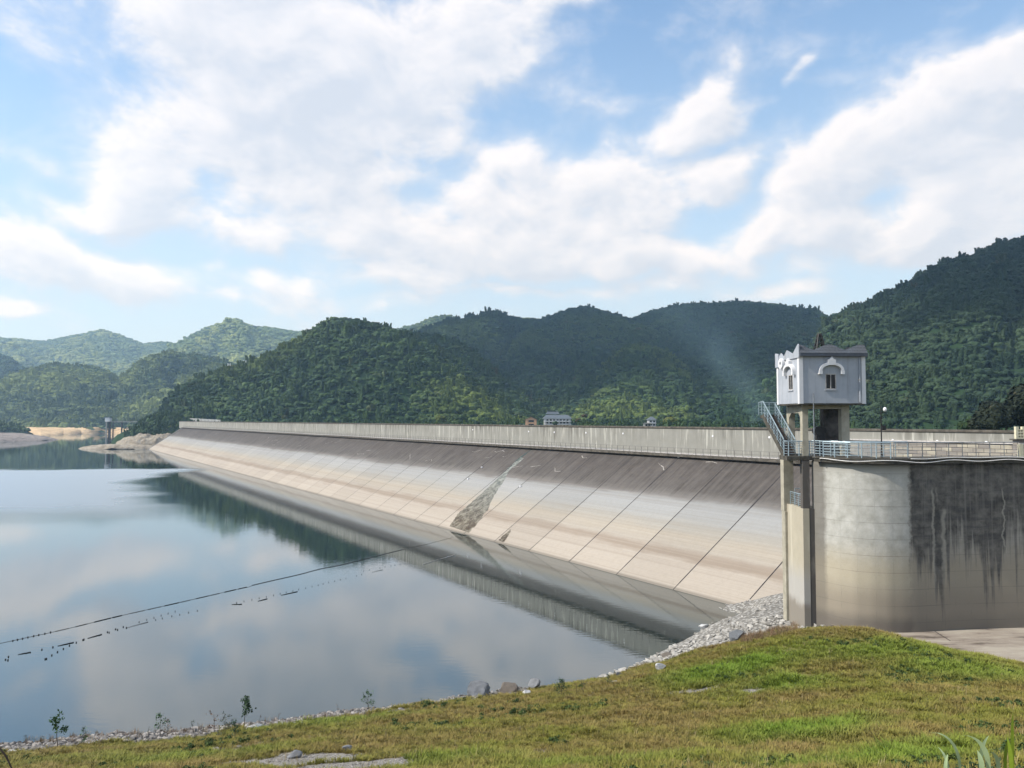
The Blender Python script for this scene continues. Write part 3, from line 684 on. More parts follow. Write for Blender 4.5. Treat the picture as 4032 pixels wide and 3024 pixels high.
# far end cheek
mb.add([(PW - SL * (ZB + 2.5), S1, -2.5), (PW, S1, ZB), (PW + 6, S1, ZB), (PW + 6, S1, -2.5)], [(0, 1, 2, 3)])
mb.build('sloping_face', M['slope'], dam, ORG)
mb = MB().box((PW + .45, (S0 + S1) / 2 + 8, (ZB + ZT - .28) / 2 - .2), (.9, S1 - S0 + 17, ZT - .28 - ZB + .4)); mb.build('wave_wall', M['wall'], dam, ORG)
mb = MB().box((PW + .42, (S0 + S1) / 2 + 8, ZT - .14), (1.10, S1 - S0 + 17.2, .276)); mb.build('coping', M['coping'], dam, ORG, bevel=.04)
mb = MB().box((PW - .62, (S0 + S1) / 2, ZB - .08), (1.24, S1 - S0, .34)); mb.build('ledge', M['coping'], dam, ORG)
nrm = np.array([-1, 0, SL]); nrm = nrm / np.linalg.norm(nrm)
def on_face(s, z, lift=.01): return np.array([PW - SL * (ZB - z), s, z]) + nrm * lift
def strip(mb, s0, z0, s1, z1, w, lift=.012):
    """thin strip on the slope from (s0,z0) to (s1,z1)"""
    d = np.array([s1 - s0, (z1 - z0) * math.hypot(1, SL)]); L = np.hypot(*d) + 1e-9; nn_ = np.array([-d[1], d[0]]) / L * w / 2
    q = []
    for (s, z), sg in (((s0, z0), 1), ((s1, z1), 1), ((s1, z1), -1), ((s0, z0), -1)):
        q.append(on_face(s + sg * nn_[0], z + sg * nn_[1] / math.hypot(1, SL), lift))
    mb.add(q, [(0, 1, 2, 3)])
ks = int((S1 - 4 - J0) / JS); rj = random.Random(4)
for k in range(-2, ks + 1):
    s = J0 + k * JS
    if s < S0 + 1: continue
    mb = MB(); zb = 14.0; 
    zs = [-.5] + [rj.uniform(0, 13.6) for _ in range(7)] + [13.9]; zs.sort()
    for i in range(len(zs) - 1):
        w = .10 + .08 * (zs[i] / 14) + rj.uniform(0, .13 if zs[i] > 7 else .05)
        strip(mb, s, zs[i], s, zs[i + 1] + .02, w, .012 + .002 * (i % 2))
    mb.build('expansion_joint', M['joint'], dam, ORG)
# pale patched cracks in the dark upper zone
mb = MB(); rc = random.Random(9)
for i in range(34):
    s = 40 + (rc.random() ** 1.6) * 480; z = rc.uniform(9.5, 13.2); n = rc.randint(2, 5); ds = rc.choice((-1, 1))
    for j in range(n):
        s2 = s + ds * rc.uniform(.5, 1.5); z2 = z + rc.uniform(-.45, .45)
        strip(mb, s, z, s2, z2, rc.uniform(.04, .15), .02); s, z = s2, z2
o = mb.build('crack_patch', basic('crack_mortar', (.30, .28, .255), .9, vary=.5), dam, ORG); o['kind'] = 'stuff'
# pipes on the ledge
for dx, zz_ in ((-.95, ZB + .22), (-.35, ZB + .30)):
    MB().tube([(PW + dx, s, zz_ + .04 * math.sin(s)) for s in np.linspace(52, S1 - 3, 90)], .07, 6).build('pipe', M['pipe'], dam, ORG)
# the ledge railing along the foot of the wave wall
rl = thing('ledge_railing', 'thin dark railing along the foot of the wave wall', 'railing', tuple(dw(PW - 1.15, 60, ZB)), rotz=TH)
RO = (PW - 1.15, 60, ZB)
pm = MB().box((PW - 1.15, 60, ZB + .55), (.045, .045, 1.0)).build('post', M['dsteel'], rl, RO)
ps = [60 + i * 1.5 for i in range(int((S1 - 66) / 1.5))]
near = sorted(ps[1:], key=lambda s: np.linalg.norm(dw(PW, s)[:2]))[:98]
for s in near:
    c = pm.copy(); sc.collection.objects.link(c); c.parent = rl; c.location = (0, s - 60, 0)
mb = MB()
for s in ps[1:]:
    if s not in near: mb.box((PW - 1.15, s, ZB + .55), (.05, .05, 1.0))
o = mb.build('far_post', M['dsteel'], rl, RO); o['kind'] = 'stuff'
for h in (1.05, .6):
    MB().box((PW - 1.15, (60 + ps[-1]) / 2, ZB + h), (.04, ps[-1] - 60, .04)).build('rail', M['dsteel'], rl, RO)
# round pale marker plates on the wall, above each joint
for k, (x, y) in enumerate([(1862, 1692), (2082, 1699), (2183, 1702), (2308, 1704), (2454, 1707), (2807, 1717), (3030, 1722), (3516, 1734), (3691, 1738), (3884, 1742)]):
    n, s, z = dam_hit(x, y, False); c = dw(PW, s, z)
    mb = MB(); d = np.array([-DN[0], -DN[1], 0])
    mb.tube([c + d * .004, c + d * .07], .15, 14)
    tip = c + d * .07
    o = mb.build('marker_plate', M['white'], None, tuple(c)); 
    tag(o, 'small round white plate fixed on the stained wave wall', 'marker', 'round plates spaced along the wave wall')
# small white boxes on the slope
for x, y in ((1843, 1888), (2050, 1918), (2673, 1802), (2272, 1766), (1897, 1842)):
    n, s, z = dam_hit(x, y); c = dw(n, s, z)
    o = MB().box((c[0], c[1], c[2] + .12), (.28, .28, .26), TH).build('instrument_box', M['white'], None, tuple(c), bevel=.02)
    tag(o, 'tiny white box beside a joint on the dam slope', 'box', 'small boxes on the dam slope')
# pale curb down the far end of the slope
mb = MB(); mb.prism([on_face(S1 - .2, -1, .02), on_face(S1 - .2, ZB, .02), on_face(S1 - .2, ZB, .35), on_face(S1 - .2, -1, .35)], (0, .5, 0)); mb.build('end_curb', M['joint_l'], dam, ORG)

# seepage fan: moss and drift on the slope
def fan(outline_l, outline_r, mat_, name, label, cat, thick=.10, seed=0):
    L = [dam_hit(x, y) for x, y in outline_l]; Rr = [dam_hit(x, y) for x, y in outline_r]; V = []; Fc = []; nn2 = 26; mm = 60
    L = np.array([(s, z) for n, s, z in L]); Rr = np.array([(s, z) for n, s, z in Rr])
    t = np.linspace(0, 1, mm); rs = np.random.RandomState(seed)
    Li = np.stack([np.interp(t, np.linspace(0, 1, len(L)), L[:, k]) for k in (0, 1)], 1); Ri = np.stack([np.interp(t, np.linspace(0, 1, len(Rr)), Rr[:, k]) for k in (0, 1)], 1)
    Li[:, 0] += rs.uniform(-.2, .2, mm); Ri[:, 0] += rs.uniform(-.25, .25, mm)
    for i in range(mm):
        for j in range(nn2):
            f = j / (nn2 - 1); p = Li[i] * (1 - f) + Ri[i] * f
            h = thick * (.2 + 1.5 * fbm(p[0] * 1.3, p[1] * 1.1, seed, 4)) * min(1, 6 * f, 6 * (1 - f)) * min(1, .15 + i / mm) + .004
            V.append(on_face(p[0], p[1], h))
    Fc = [(i * nn2 + j, i * nn2 + j + 1, (i + 1) * nn2 + j + 1, (i + 1) * nn2 + j) for i in range(mm - 1) for j in range(nn2 - 1)]
    W = [dw(v[0], v[1], v[2]) for v in V]; o = MB().add(W, Fc).build(name, mat_, None, tuple(W[0])); tag(o, label, cat, kind='stuff'); return o
m, T, b = mat('moss_and_drift', rough=.95, spec=.1); P = wcoord(T); sz = T.nodes.new('ShaderNodeSeparateXYZ'); T.links.new(P, sz.inputs[0])
n1 = noise(T, P, .9, 7, .75); n2 = noise(T, vm(T, 'MULTIPLY', P, (1, 1, 1)), 3.2, 6, .75)
g = mapr(T, sz.outputs[2], 1.5, 8.5, 0, 1)
c = mixc(T, mapr(T, n1, .42, .6, 0, 1), (.09, .072, .055), (.25, .23, .18)); c2 = mixc(T, mapr(T, n1, .4, .6, 0, 1), (.12, .135, .125), (.29, .30, .275))
c = mixc(T, g, c, c2); c = mixc(T, mapr(T, n2, .52, .66, 0, .8), c, (.05, .035, .025)); c = mixc(T, mapr(T, n2, .42, .32, 0, .6), c, (.31, .29, .24))
T.links.new(c, b.inputs['Base Color']); bump(T, b, n2, 1, .15)
fan([(2050, 1800), (1990, 1855), (1939, 1903), (1880, 1958), (1830, 2000), (1800, 2025), (1771, 2072)], [(2062, 1806), (2008, 1850), (1975, 1905), (1945, 1955), (1920, 2008), (1885, 2055), (1845, 2098)],
    m, 'seepage_fan', 'brown and green fan of moss and driftwood spreading down the dam slope', 'moss', .22, 3)
fan([(2010, 2085), (1992, 2100), (1964, 2128)], [(2012, 2088), (1998, 2112), (1984, 2136)], m, 'drift_heap', 'small brown wedge of drift where a joint meets the water', 'driftwood', .16, 5)
mt = basic('wet_moss', (.03, .055, .052), .8, vary=.4)
fan([(2098, 1764), (2040, 1806), (1990, 1856), (1950, 1895)], [(2101, 1765), (2047, 1806), (1995, 1856), (1952, 1896)], mt, 'moss_streak', 'dark blue-green moss streak running down a slope joint', 'moss', .04, 6)

# ================================================================== STONE FACING, CREST END, RIGHT SIDE
m, T, b = mat('stone_blocks', rough=.9, spec=.15); P = ocoord(T)
bk = T.nodes.new('ShaderNodeTexBrick'); bk.inputs['Scale'].default_value = 1.0; bk.inputs['Brick Width'].default_value = 1.1; bk.inputs['Row Height'].default_value = .42
bk.inputs['Mortar Size'].default_value = .025; bk.inputs['Color1'].default_value = (.24, .22, .20, 1); bk.inputs['Color2'].default_value = (.48, .44, .34, 1); bk.inputs['Mortar'].default_value = (.08, .07, .065, 1)
T.links.new(vm(T, 'ADD', P, (0, 0, 0)), bk.inputs[0])
cmb = T.nodes.new('ShaderNodeSeparateXYZ'); T.links.new(P, cmb.inputs[0]); cx = T.nodes.new('ShaderNodeCombineXYZ'); T.links.new(cmb.outputs[1], cx.inputs[0]); T.links.new(cmb.outputs[2], cx.inputs[1]); T.links.new(cx.outputs[0], bk.inputs[0])
n1 = noise(T, P, .8, 5, .65); T.links.new(mixc(T, mapr(T, n1, .4, .65, 0, .6), bk.outputs[0], (.22, .20, .19)), b.inputs['Base Color']); bump(T, b, bk.outputs[1], .6, -.04)
M['blocks'] = m
ms = thing('stone_facing', 'mottled stone block facing below the wave wall behind the deck railing', 'wall', tuple(dw(PW, 50, 10)), rotz=TH)
MB().box((PW - .2, 46, 14.15), (.4, 32, 5.3)).build('block_face', M['blocks'], ms, (PW, 50, 10))
MB().box((PW - .25, 46, 16.88), (.56, 32, .15)).build('capstone', M['pipe'], ms, (PW, 50, 10))
# cream crenellated parapet block at the right edge, on a masonry pier
p = at(4022, 1728, 77.0); cr = thing('crest_pier', 'stone pier carrying a cream castle-like parapet at the right edge', 'pier', (p[0] + .4, p[1], 10))
zb = p[2]
MB().box((p[0] + .95, p[1], (10 + zb - .12) / 2), (3.0, 1.0, zb - .12 - 10)).build('stone_base', M['blocks'], cr)
MB().box((p[0] + .85, p[1], zb - .06), (3.3, 1.2, .12)).build('ledge_stone', M['slab'], cr)
mb = MB(); W0 = p[0] - .6; H0 = 1.02
cells = [(.22, .42), (.48, .68)]; rows = [(.12, .30), (.40, .58), (.68, .86)]
def grid_panel(mb, x0, x1, z0, z1, y, th, xs, zs):
    """solid panel with rectangular holes, built as strips"""
    xc = [x0] + [v for ab in xs for v in ab] + [x1]
    zc = [z0] + [v for ab in zs for v in ab] + [z1]
    for i in range(len(xc) - 1):
        for j in range(len(zc) - 1):
            if i % 2 == 1 and j % 2 == 1: continue
            mb.box(((xc[i] + xc[i + 1]) / 2, y, (zc[j] + zc[j + 1]) / 2), (xc[i + 1] - xc[i], th, zc[j + 1] - zc[j]))
for k in range(3):
    x0 = W0 + k * .9; grid_panel(mb, x0, x0 + .9, zb, zb + H0 - .1, p[1], .3, [(x0 + a, x0 + b2) for a, b2 in cells], [(zb + a, zb + b2) for a, b2 in rows])
    mb.box((x0 + .14, p[1], zb + H0 + .03), (.28, .3, .26)); mb.box((x0 + .76, p[1], zb + H0 + .03), (.28, .3, .26))
mb.build('parapet', M['cream'], cr)

# dark trees rising behind the wall at the right, a few single trees along the crest
def tree(x, y, D, hgt, rad, seed, mt, name, label, trunk=.3, group=None, leaves=1500):
    p = at(x, y, D); t = thing(name, label, 'tree', tuple(p), group)
    rs = random.Random(seed); tb = MB(); top = hgt - rad * .9
    tb.tube([(p[0], p[1], p[2] - .5), (p[0] + rs.uniform(-.2, .2), p[1], p[2] + top * .5), (p[0] + rs.uniform(-.4, .4), p[1], p[2] + top + rad * .4)], trunk, 7, r2=trunk * .35)
    for k in range(5):
        a = rs.uniform(0, 2 * PI); z0 = p[2] + top * rs.uniform(.45, .95); tb.tube([(p[0], p[1], z0), (p[0] + math.cos(a) * rad * .55, p[1] + math.sin(a) * rad * .55, z0 + rad * .6)], trunk * .4, 5, r2=trunk * .12)
    tb.build('trunk', M['bark'], t)
    V, Fc = crown(seed, lobes=11, rad=.38, h=1.1, leaves=leaves, leaf=.085, spread=.68)
    V = V * (rad, rad, rad) + (0, 0, top - rad * .35)
    me = arr_mesh('crown', V, Fc, mt); o = link(bpy.data.objects.new('crown', me)); o.parent = t; return t
M['t_dark'] = m_foliage('near_dark_leaves', (.012, .020, .010), (.022, .030, .014), inst=False, patch=.1)
M['t_green'] = m_foliage('green_leaves', (.030, .060, .020), (.05, .09, .03), inst=False, patch=.1)
M['t_yell'] = m_foliage('yellow_green_leaves', (.10, .13, .03), (.16, .18, .05), inst=False, patch=.1)
M['t_brown'] = m_foliage('rusty_leaves', (.09, .065, .03), (.14, .09, .04), inst=False, patch=.1)
for i, (x, y, D, h, r, mk_, lb) in enumerate((
    (3900, 1760, 140, 8.0, 4.2, 't_dark', 'dark tree behind the wall, leftmost of the clump at the right edge'),
    (3965, 1765, 150, 11, 5.5, 't_dark', 'taller dark tree in the middle of the clump at the right edge'),
    (4060, 1765, 145, 13, 6.0, 't_dark', 'tallest dark tree cut off by the right edge'),
    (3850, 1740, 150, 5.2, 2.2, 't_green', 'small bright green tree beside the dark clump behind the wall'),
    (3815, 1740, 160, 4.6, 2.0, 't_green', 'low green bushy tree left of the bright green one behind the wall'),
    (1738, 1700, 470, 10.5, 4.3, 't_yell', 'yellow-green round tree standing behind the wave wall below the middle hill'),
    (1816, 1700, 480, 12.5, 4.6, 't_green', 'mid green tree behind the wall right of the yellow-green one'),
    (1905, 1700, 500, 11.0, 4.5, 't_green', 'leafy green tree halfway between yellow-green tree and the peach house'),
    (1650, 1700, 460, 8.0, 3.6, 't_green', 'rounded green tree left of the yellow-green one behind the wall'),
    (2300, 1700, 505, 12.0, 2.4, 't_brown', 'narrow rusty tree right of the big farmhouse'),
    (2276, 1700, 500, 9.0, 2.6, 't_brown', 'low rusty bush tree at the corner of the big farmhouse'),
    (2185, 1700, 500, 7.0, 2.2, 't_green', 'green tree in front of the big farmhouse'),
    (2480, 1700, 520, 8.5, 4.5, 't_green', 'broad green tree left of the small half-hidden house'),
    (2640, 1700, 430, 9.0, 5.0, 't_yell', 'olive yellow tree right of the small half-hidden house'),
    (2400, 1700, 520, 7.5, 4.2, 't_green', 'pale green low tree between the farmhouse and the small house'),
    (2780, 1705, 380, 6.5, 4.0, 't_green', 'bushy tree behind the wall left of the stair tower'))):
    tree(x, y, D, h, r, 300 + i, M[mk_], 'tree', lb, trunk=.05 * r, leaves=2600 if i < 5 else 900)

# ================================================================== HOUSES BEHIND THE WALL
def house(name, label, x0, x1, ytop, D, depth, wallm, roofm, floors, roof_h, yaw=0.0, gable=False, nwin=5, zb=12.4):
    L = at(x0, ytop, D); Rt = at(x1, ytop, D); w = Rt[0] - L[0]; zt = L[2]; cx_ = (L[0] + Rt[0]) / 2
    t = thing(name, label, 'house', (cx_, D + depth / 2, zb)); H = zt - roof_h
    MB().box((cx_, D + depth / 2, (zb + H) / 2), (w * .94, depth, H - zb)).build('wall', wallm, t)
    if gable:
        MB().prism([(cx_ - w * .47, D, H), (cx_ + w * .47, D, H), (cx_, D, zt - .12)], (0, depth, 0)).build('gable', wallm, t)
        rf = MB()
        for sgn in (-1, 1):
            rf.prism([(cx_ + sgn * w * .55, D - .4, H - .25), (cx_, D - .4, zt), (cx_, D - .4, zt + .18), (cx_ + sgn * w * .55, D - .4, H - .05)], (0, depth + .8, 0))
        rf.build('roof', roofm, t)
    else:
        rf = MB(); e = .6
        A = [(cx_ - w / 2 - e, D - e, H), (cx_ + w / 2 + e, D - e, H), (cx_ + w / 2 + e, D + depth + e, H), (cx_ - w / 2 - e, D + depth + e, H), (cx_ - w / 2 + 2, D + depth / 2, zt), (cx_ + w / 2 - 2, D + depth / 2, zt)]
        rf.add(A, [(0, 1, 5, 4), (1, 2, 5), (2, 3, 4, 5), (3, 0, 4), (3, 2, 1, 0)]); rf.build('roof', roofm, t)
    fh = (H - zb) / floors
    for f in range(floors):
        for k in range(nwin):
            wx = cx_ - w * .42 + (k + .5) * w * .84 / nwin; z = zb + fh * (f + .55)
            fr_ = MB().box((wx, D - .03, z), (w * .84 / nwin * .55, .1, fh * .5)).build('window', M['glass'], t)
        if not gable and f:
            MB().box((cx_, D - .6, zb + fh * f), (w * .98, 1.2, .25)).build('balcony', M['trim'], t)
    return t
house('farmhouse', 'large pale three-storey house with a grey roof above the wave wall', 2140, 2250, 1633, 520, 9, M['housew'], M['tile2'], 4, 2.6, nwin=7, zb=12.4)
house('peach_house', 'small peach gabled house left of the large pale house', 2069, 2114, 1642, 515, 8, M['peach'], basic('red_roof', (.16, .09, .06), .8), 3, 1.6, gable=True, nwin=1)
house('hidden_house', 'small white house half hidden by trees behind the wall', 2538, 2563, 1664, 470, 6, basic('dim_house', (.22, .23, .22), .8), basic('dim_roof', (.16, .16, .15), .8), 2, .5, nwin=2)
house('grey_roof_house', 'grey-roofed house among trees above the small white one', 2554, 2584, 1640, 520, 7, M['housew'], M['tile2'], 3, 2.2, nwin=2)
# temple-like roof behind the farmhouse
p = at(2177, 1640, 560); t = thing('temple_hall', 'dark hall with upturned temple roof behind the large pale house', 'temple', (p[0], p[1] + 4, 12.4))
MB().box((p[0], p[1] + 4, 15.5), (6.5, 7, 7)).build('wall', M['housew'], t)
rf = MB(); w = 3.6; z0 = at(2177, 1632, 560)[2]; z1 = at(2177, 1622, 560)[2]
rf.add([(p[0] - w - 1.2, p[1] - 1, z0 + .5), (p[0] - w * .5, p[1] - 1, z0), (p[0] + w * .5, p[1] - 1, z0), (p[0] + w + 1.2, p[1] - 1, z0 + .5), (p[0] - w, p[1] + 4, z1), (p[0] + w, p[1] + 4, z1), (p[0] - w - 1.2, p[1] + 9, z0 + .5), (p[0] + w + 1.2, p[1] + 9, z0 + .5)],
       [(0, 1, 4), (1, 2, 5, 4), (2, 3, 5), (0, 4, 6), (3, 7, 5), (4, 5, 7, 6), (0, 6, 7, 3)])
rf.box((p[0], p[1] + 4, z1 + .25), (2 * w, .5, .5)); rf.prism([(p[0] - w, p[1] + 4, z1), (p[0] - w - .6, p[1] + 4, z1 + 1.4), (p[0] - w + .9, p[1] + 4, z1 + .4)], (0, .4, 0)); rf.prism([(p[0] + w, p[1] + 4, z1), (p[0] + w + .6, p[1] + 4, z1 + 1.4), (p[0] + w - .9, p[1] + 4, z1 + .4)], (0, .4, 0))
rf.build('roof', M['tile2'], t)
# telecom masts on the middle hill's left shoulder
for x, yb, yt, lb, dish in ((901, 1482, 1432, 'pale steel mast with antenna panels on the hill, nearer the left tip', 1), (963, 1468, 1420, 'pale steel mast with white antenna panels, right of the first mast', 0)):
    p = at(x, yb, 690); q = at(x, yt, 690); t = thing('telecom_mast', lb, 'mast', (p[0], p[1], p[2] - 4))
    MB().tube([(p[0], p[1], p[2] - 4), (q[0], q[1], q[2])], .28, 8, r2=.2).build('pole', M['white'], t)
    for dx in (-1.0, 1.0):
        MB().box((p[0] + dx, p[1], q[2] - .8), (.55, .3, 2.2)).build('antenna_panel', M['white'], t)
        MB().box((p[0] + dx / 2, p[1], q[2] - .8), (1.0, .12, .12)).build('bracket', M['white'], t)
    if not dish:
        for dx in (-.9, .9): MB().box((p[0] + dx, p[1], q[2] - 5.2), (.4, .3, 2.0)).build('antenna_panel', M['white'], t)

# ================================================================== FAR END OF THE DAM
# parapet building with square openings
L = at(722, 1660, 575); Rr = at(868, 1660, 560)
t = thing('pierced_parapet', 'low pale parapet with a row of square openings at the far end of the dam', 'parapet', (L[0], L[1], 17.6))
vec = (Rr - L)[:2]; ln_ = np.linalg.norm(vec); ang = math.atan2(vec[1], vec[0]); zt0, zt1 = at(722, 1645, 575)[2], at(868, 1653, 560)[2]
mb = MB(); N = 11; cw = ln_ / N
for k in range(N):
    f = (k + .5) / N; c = L[:2] + vec * f; top = zt0 + (zt1 - zt0) * f; b0 = 17.4; ch = top - b0
    ex, ey = math.cos(ang), math.sin(ang)
    for (o1, o2, z0_, z1_) in ((-cw / 2, -.28, b0, top), (.28, cw / 2, b0, top), (-.28, .28, b0, b0 + ch * .42), (-.28, .28, b0 + ch * .66, top)):
        mid = (o1 + o2) / 2; mb.box((c[0] + ex * mid, c[1] + ey * mid, (z0_ + z1_) / 2), (o2 - o1, .4, z1_ - z0_), ang)
mb.build('wall', basic('parapet_render', (.42, .43, .42), .8, vary=.1, scale=.4), t)
L2 = at(695, 1646, 580)
MB().box(((L[0] + L2[0]) / 2, L[1] + 3, 18.6), (6.0, .4, 3.0), -.1).build('side_panel', basic('parapet_grey', (.33, .36, .36), .8, vary=.1), t)
# rocky point with bushes
def rock_mound(name, cx, cy, rx, ry, h, seed, mt, label, cat, ang=0, n=80, kind='structure', flat=.5, rough=.25):
    u = np.linspace(-1, 1, n); A, B = np.meshgrid(u, u); rr = np.sqrt(A ** 2 + B ** 2)
    z = h * np.clip(1 - rr ** 2.2, -.4, 1) ** 1 if False else h * np.where(rr < 1, (1 - rr ** 2) ** flat, -(rr - 1) * 1.2)
    x = A * rx; y = B * ry
    z = z + (fbm(x * .16 + seed, y * .16, seed, 5, .6) - .5) * h * rough * 2.2 + (np.abs(fbm(x * .5, y * .5, seed + 3, 4, .6) - .5)) * h * rough
    ca, sa = math.cos(ang), math.sin(ang)
    V = np.stack([(cx + x * ca - y * sa).ravel(), (cy + x * sa + y * ca).ravel(), z.ravel()], 1)
    i = np.arange(n * n).reshape(n, n); Fq = np.stack([i[:-1, :-1], i[:-1, 1:], i[1:, 1:], i[1:, :-1]], -1).reshape(-1, 4)
    o = link(bpy.data.objects.new(name, arr_mesh(name, V, Fq, mt, False))); tag(o, label, cat, kind=kind); return o, V
def m_rock(name, a, c, s=.35):
    m, T, b = mat(name, rough=.92, spec=.15); P = wcoord(T); n = noise(T, P, s, 8, .68, .4); n2 = noise(T, vm(T, 'MULTIPLY', P, (1, 1, 3)), s * 2.5, 5, .7)
    cc = mixc(T, mapr(T, n, .35, .65, 0, 1), a, c); cc = mixc(T, mapr(T, n2, .5, .72, 0, .75), cc, tuple(q * .35 for q in a)); T.links.new(cc, b.inputs['Base Color']); bump(T, b, n2, 1, .4 / s * .35); return m
mrk = m_rock('shore_rock', (.24, .20, .15), (.42, .38, .31), .30)
rock_mound('rocky_point', -256, 531, 30, 14, 3.0, 3, mrk, 'low brown rock point running out into the water at the dam end', 'terrain', ang=.12, rough=.35)
rock_mound('rocky_point', -243, 541, 25, 14, 9.0, 8, mrk, 'steeper rock face under the bushes at the dam end', 'terrain', ang=.05, rough=.3)
_, Vm = rock_mound('wooded_knoll', -243, 560, 27, 21, 19.6, 5, M['soil'], 'wooded knoll between the rock point and the dam end', 'terrain', ang=.15, rough=.10, flat=.62)
rock_mound('abutment_bank', -245, 612, 60, 34, 16.5, 6, M['soil'], 'bank of earth behind the far end of the dam', 'terrain', rough=.15)
rs = np.random.RandomState(7); k = rs.choice(len(Vm), 3200); k = k[(Vm[k, 2] > 7.0)]
pts = Vm[k] + rs.normal(0, .4, (len(k), 3)); pts[:, 2] -= .6
nn_ = pts[:, :2] @ DN; ssk = pts[:, :2] @ DD; w = (ssk > S1 + 1.5) | (nn_ < NTOE - 6); pts = pts[w]
sc1 = rs.uniform(1.4, 2.8, len(pts)); stuff_instances('bushes', pts, rs.uniform(0, 6.28, len(pts)), sc1, protos_for('bush', M['fol_bush'], 1), 'dark green bushes covering the knoll at the dam end', 'bushes')
# bushes along the foot of the middle hill, behind the parapet
n = 1400; a_ = rs.uniform(-.50, -.02, n); D_ = rs.uniform(590, 640, n); x = a_ * D_; keep = (x * DN[0] + D_ * DN[1]) > PW + 4
x, D_ = x[keep], D_[keep]; sc1 = rs.uniform(1.6, 3.6, len(x))
stuff_instances('foot_bushes', np.stack([x, D_, 12.4 + (D_ - 585) * .06 + 1.5 + rs.uniform(0, 2.0, len(x))], 1), rs.uniform(0, 6.28, len(x)), sc1, protos_for('bush', m_foliage('brownish_bush_foliage', (.035, .045, .018), (.075, .075, .03), patch=.03), 1), 'brownish bushes along the foot of the middle hill', 'bushes')
n = 3000; s_ = rs.uniform(70, 520, n); d_ = rs.uniform(90, 330, n) ; pp = (PW + d_)[:, None] * DN + s_[:, None] * DD; keep = (pp[:, 1] > 330) & (pp[:, 0] > -140) & (pp[:, 1] < 680) & ~((pp[:, 0] / pp[:, 1] > .005) & (pp[:, 0] / pp[:, 1] < .085) & (pp[:, 1] < 560)) & ~((pp[:, 0] / pp[:, 1] > .155) & (pp[:, 0] / pp[:, 1] < .19) & (pp[:, 1] < 520))
pp = pp[keep]; hz_ = (pp[:, 1] - 330) / 350; sc1 = rs.uniform(1.5, 3.4, len(pp))
stuff_instances('valley_trees', np.stack([pp[:, 0], pp[:, 1], np.full(len(pp), 12.6) + hz_ * 1.0], 1), rs.uniform(0, 6.28, len(pp)), sc1, protos_for('v', M['fol_g'], 2), 'mixed trees and bushes on the valley floor just behind the dam', 'trees')

# far intake tower with its access bridge
D = 640; p = at(427, 1660, D); q = at(427, 1644, D); z0, z1 = p[2], q[2]
t = thing('intake_tower', 'slim distant intake tower with a small white cabin in the far water', 'tower', (p[0], D, 0))
w = 18 * D / F
MB().box((p[0], D, (z0 + z1) / 2), (w, w, z1 - z0)).build('cabin', M['white'], t)
MB().box((p[0], D, z1 + .15), (w + .9, w + .9, .35)).build('roof', M['tile2'], t)
for dx, dy, mt_ in ((-w * .42, 0, M['joint_l']), (0, 1, M['coldark']), (w * .42, 0, M['coldark']), (w * .7, 2.5, M['coldark'])):
    MB().box((p[0] + dx, D + dy, z0 / 2 - 1), (.75, .75, z0 + 2)).build('leg', mt_, t)
for zz_ in np.linspace(2, z0 - 2, 7): MB().box((p[0] + w * .1, D + .5, zz_), (w * 1.1, .3, .35)).build('brace', M['coldark'], t)
q = at(560, 1660, D); zdk = at(500, 1660, D)[2]
t = thing('access_bridge', 'thin distant bridge on posts leading from the knoll to the slim tower', 'bridge', (q[0], D, 0))
x0 = p[0] + w / 2 + .3; x1 = q[0] + 6
MB().box(((x0 + x1) / 2, D, zdk - .2), (x1 - x0, 1.6, .5)).build('deck', M['joint_l'], t)
MB().box(((x0 + x1) / 2, D - .8, zdk + .9), (x1 - x0, .1, .14)).build('rail', M['dsteel'], t)
for x in np.arange(x0 + .5, x1, 2.4): MB().box((x, D - .8, zdk + .47), (.12, .1, .8)).build('rail_post', M['dsteel'], t)
for xs in (479, 545): xx = at(xs, 1700, D)[0]; MB().box((xx, D, zdk / 2 - 1.2), (.9, .9, zdk + 1.4)).build('pier', M['coldark'], t)

# far shores
msand = m_rock('pale_sand', (.52, .36, .20), (.72, .55, .34), .05)
def shore_strip(name, pts_near, pts_far, mt, label, zf=2.2):
    A = []; 
    for (x, y) in pts_near: q = px_dir(x, y); tt = -CZ / q[2]; A.append((q[0] * tt, q[1] * tt))
    n = len(A); V = []; Fc = []; J = 9
    for i, (ax, ay) in enumerate(A):
        bx, by, bz = pts_far[i]
        for j in range(J):
            f = j / (J - 1); x = ax + (bx - ax) * f; y = ay + (by - ay) * f
            V.append((x, y, -.6 + (bz + .6) * f ** .8 + (float(fbm(x * .05, y * .05, 4)) - .5) * .8 * f * (1 if j else 0)))
    Fc = [(i * J + j, (i + 1) * J + j, (i + 1) * J + j + 1, i * J + j + 1) for i in range(n - 1) for j in range(J - 1)]
    o = MB().add(V, Fc).build(name, mt, None, smooth=False); tag(o, label, 'shore', kind='structure'); return o
near_ = [(-200, 1722), (60, 1722), (120, 1720), (160, 1722), (200, 1716), (250, 1711), (320, 1708), (400, 1707), (480, 1708), (560, 1708), (650, 1706)]
far_ = []
for x, y in near_:
    D2 = 1100; q = at(x, 1682, D2); far_.append((q[0], D2, q[2]))
shore_strip('far_beach', near_, far_, msand, 'pale sandy far shore below the sunlit hill')
mgr = m_rock('grey_shore', (.22, .19, .17), (.33, .29, .26), .06)
rock_mound('left_headland', -478, 735, 48, 60, 7.0, 12, mgr, 'low grey-brown headland at the left edge of the water', 'terrain', rough=.10, flat=.8)
_, Vh = rock_mound('headland_wood', -545, 800, 56, 60, 13, 13, M['soil'], 'low wooded rise on the headland at the left edge', 'terrain', rough=.15)
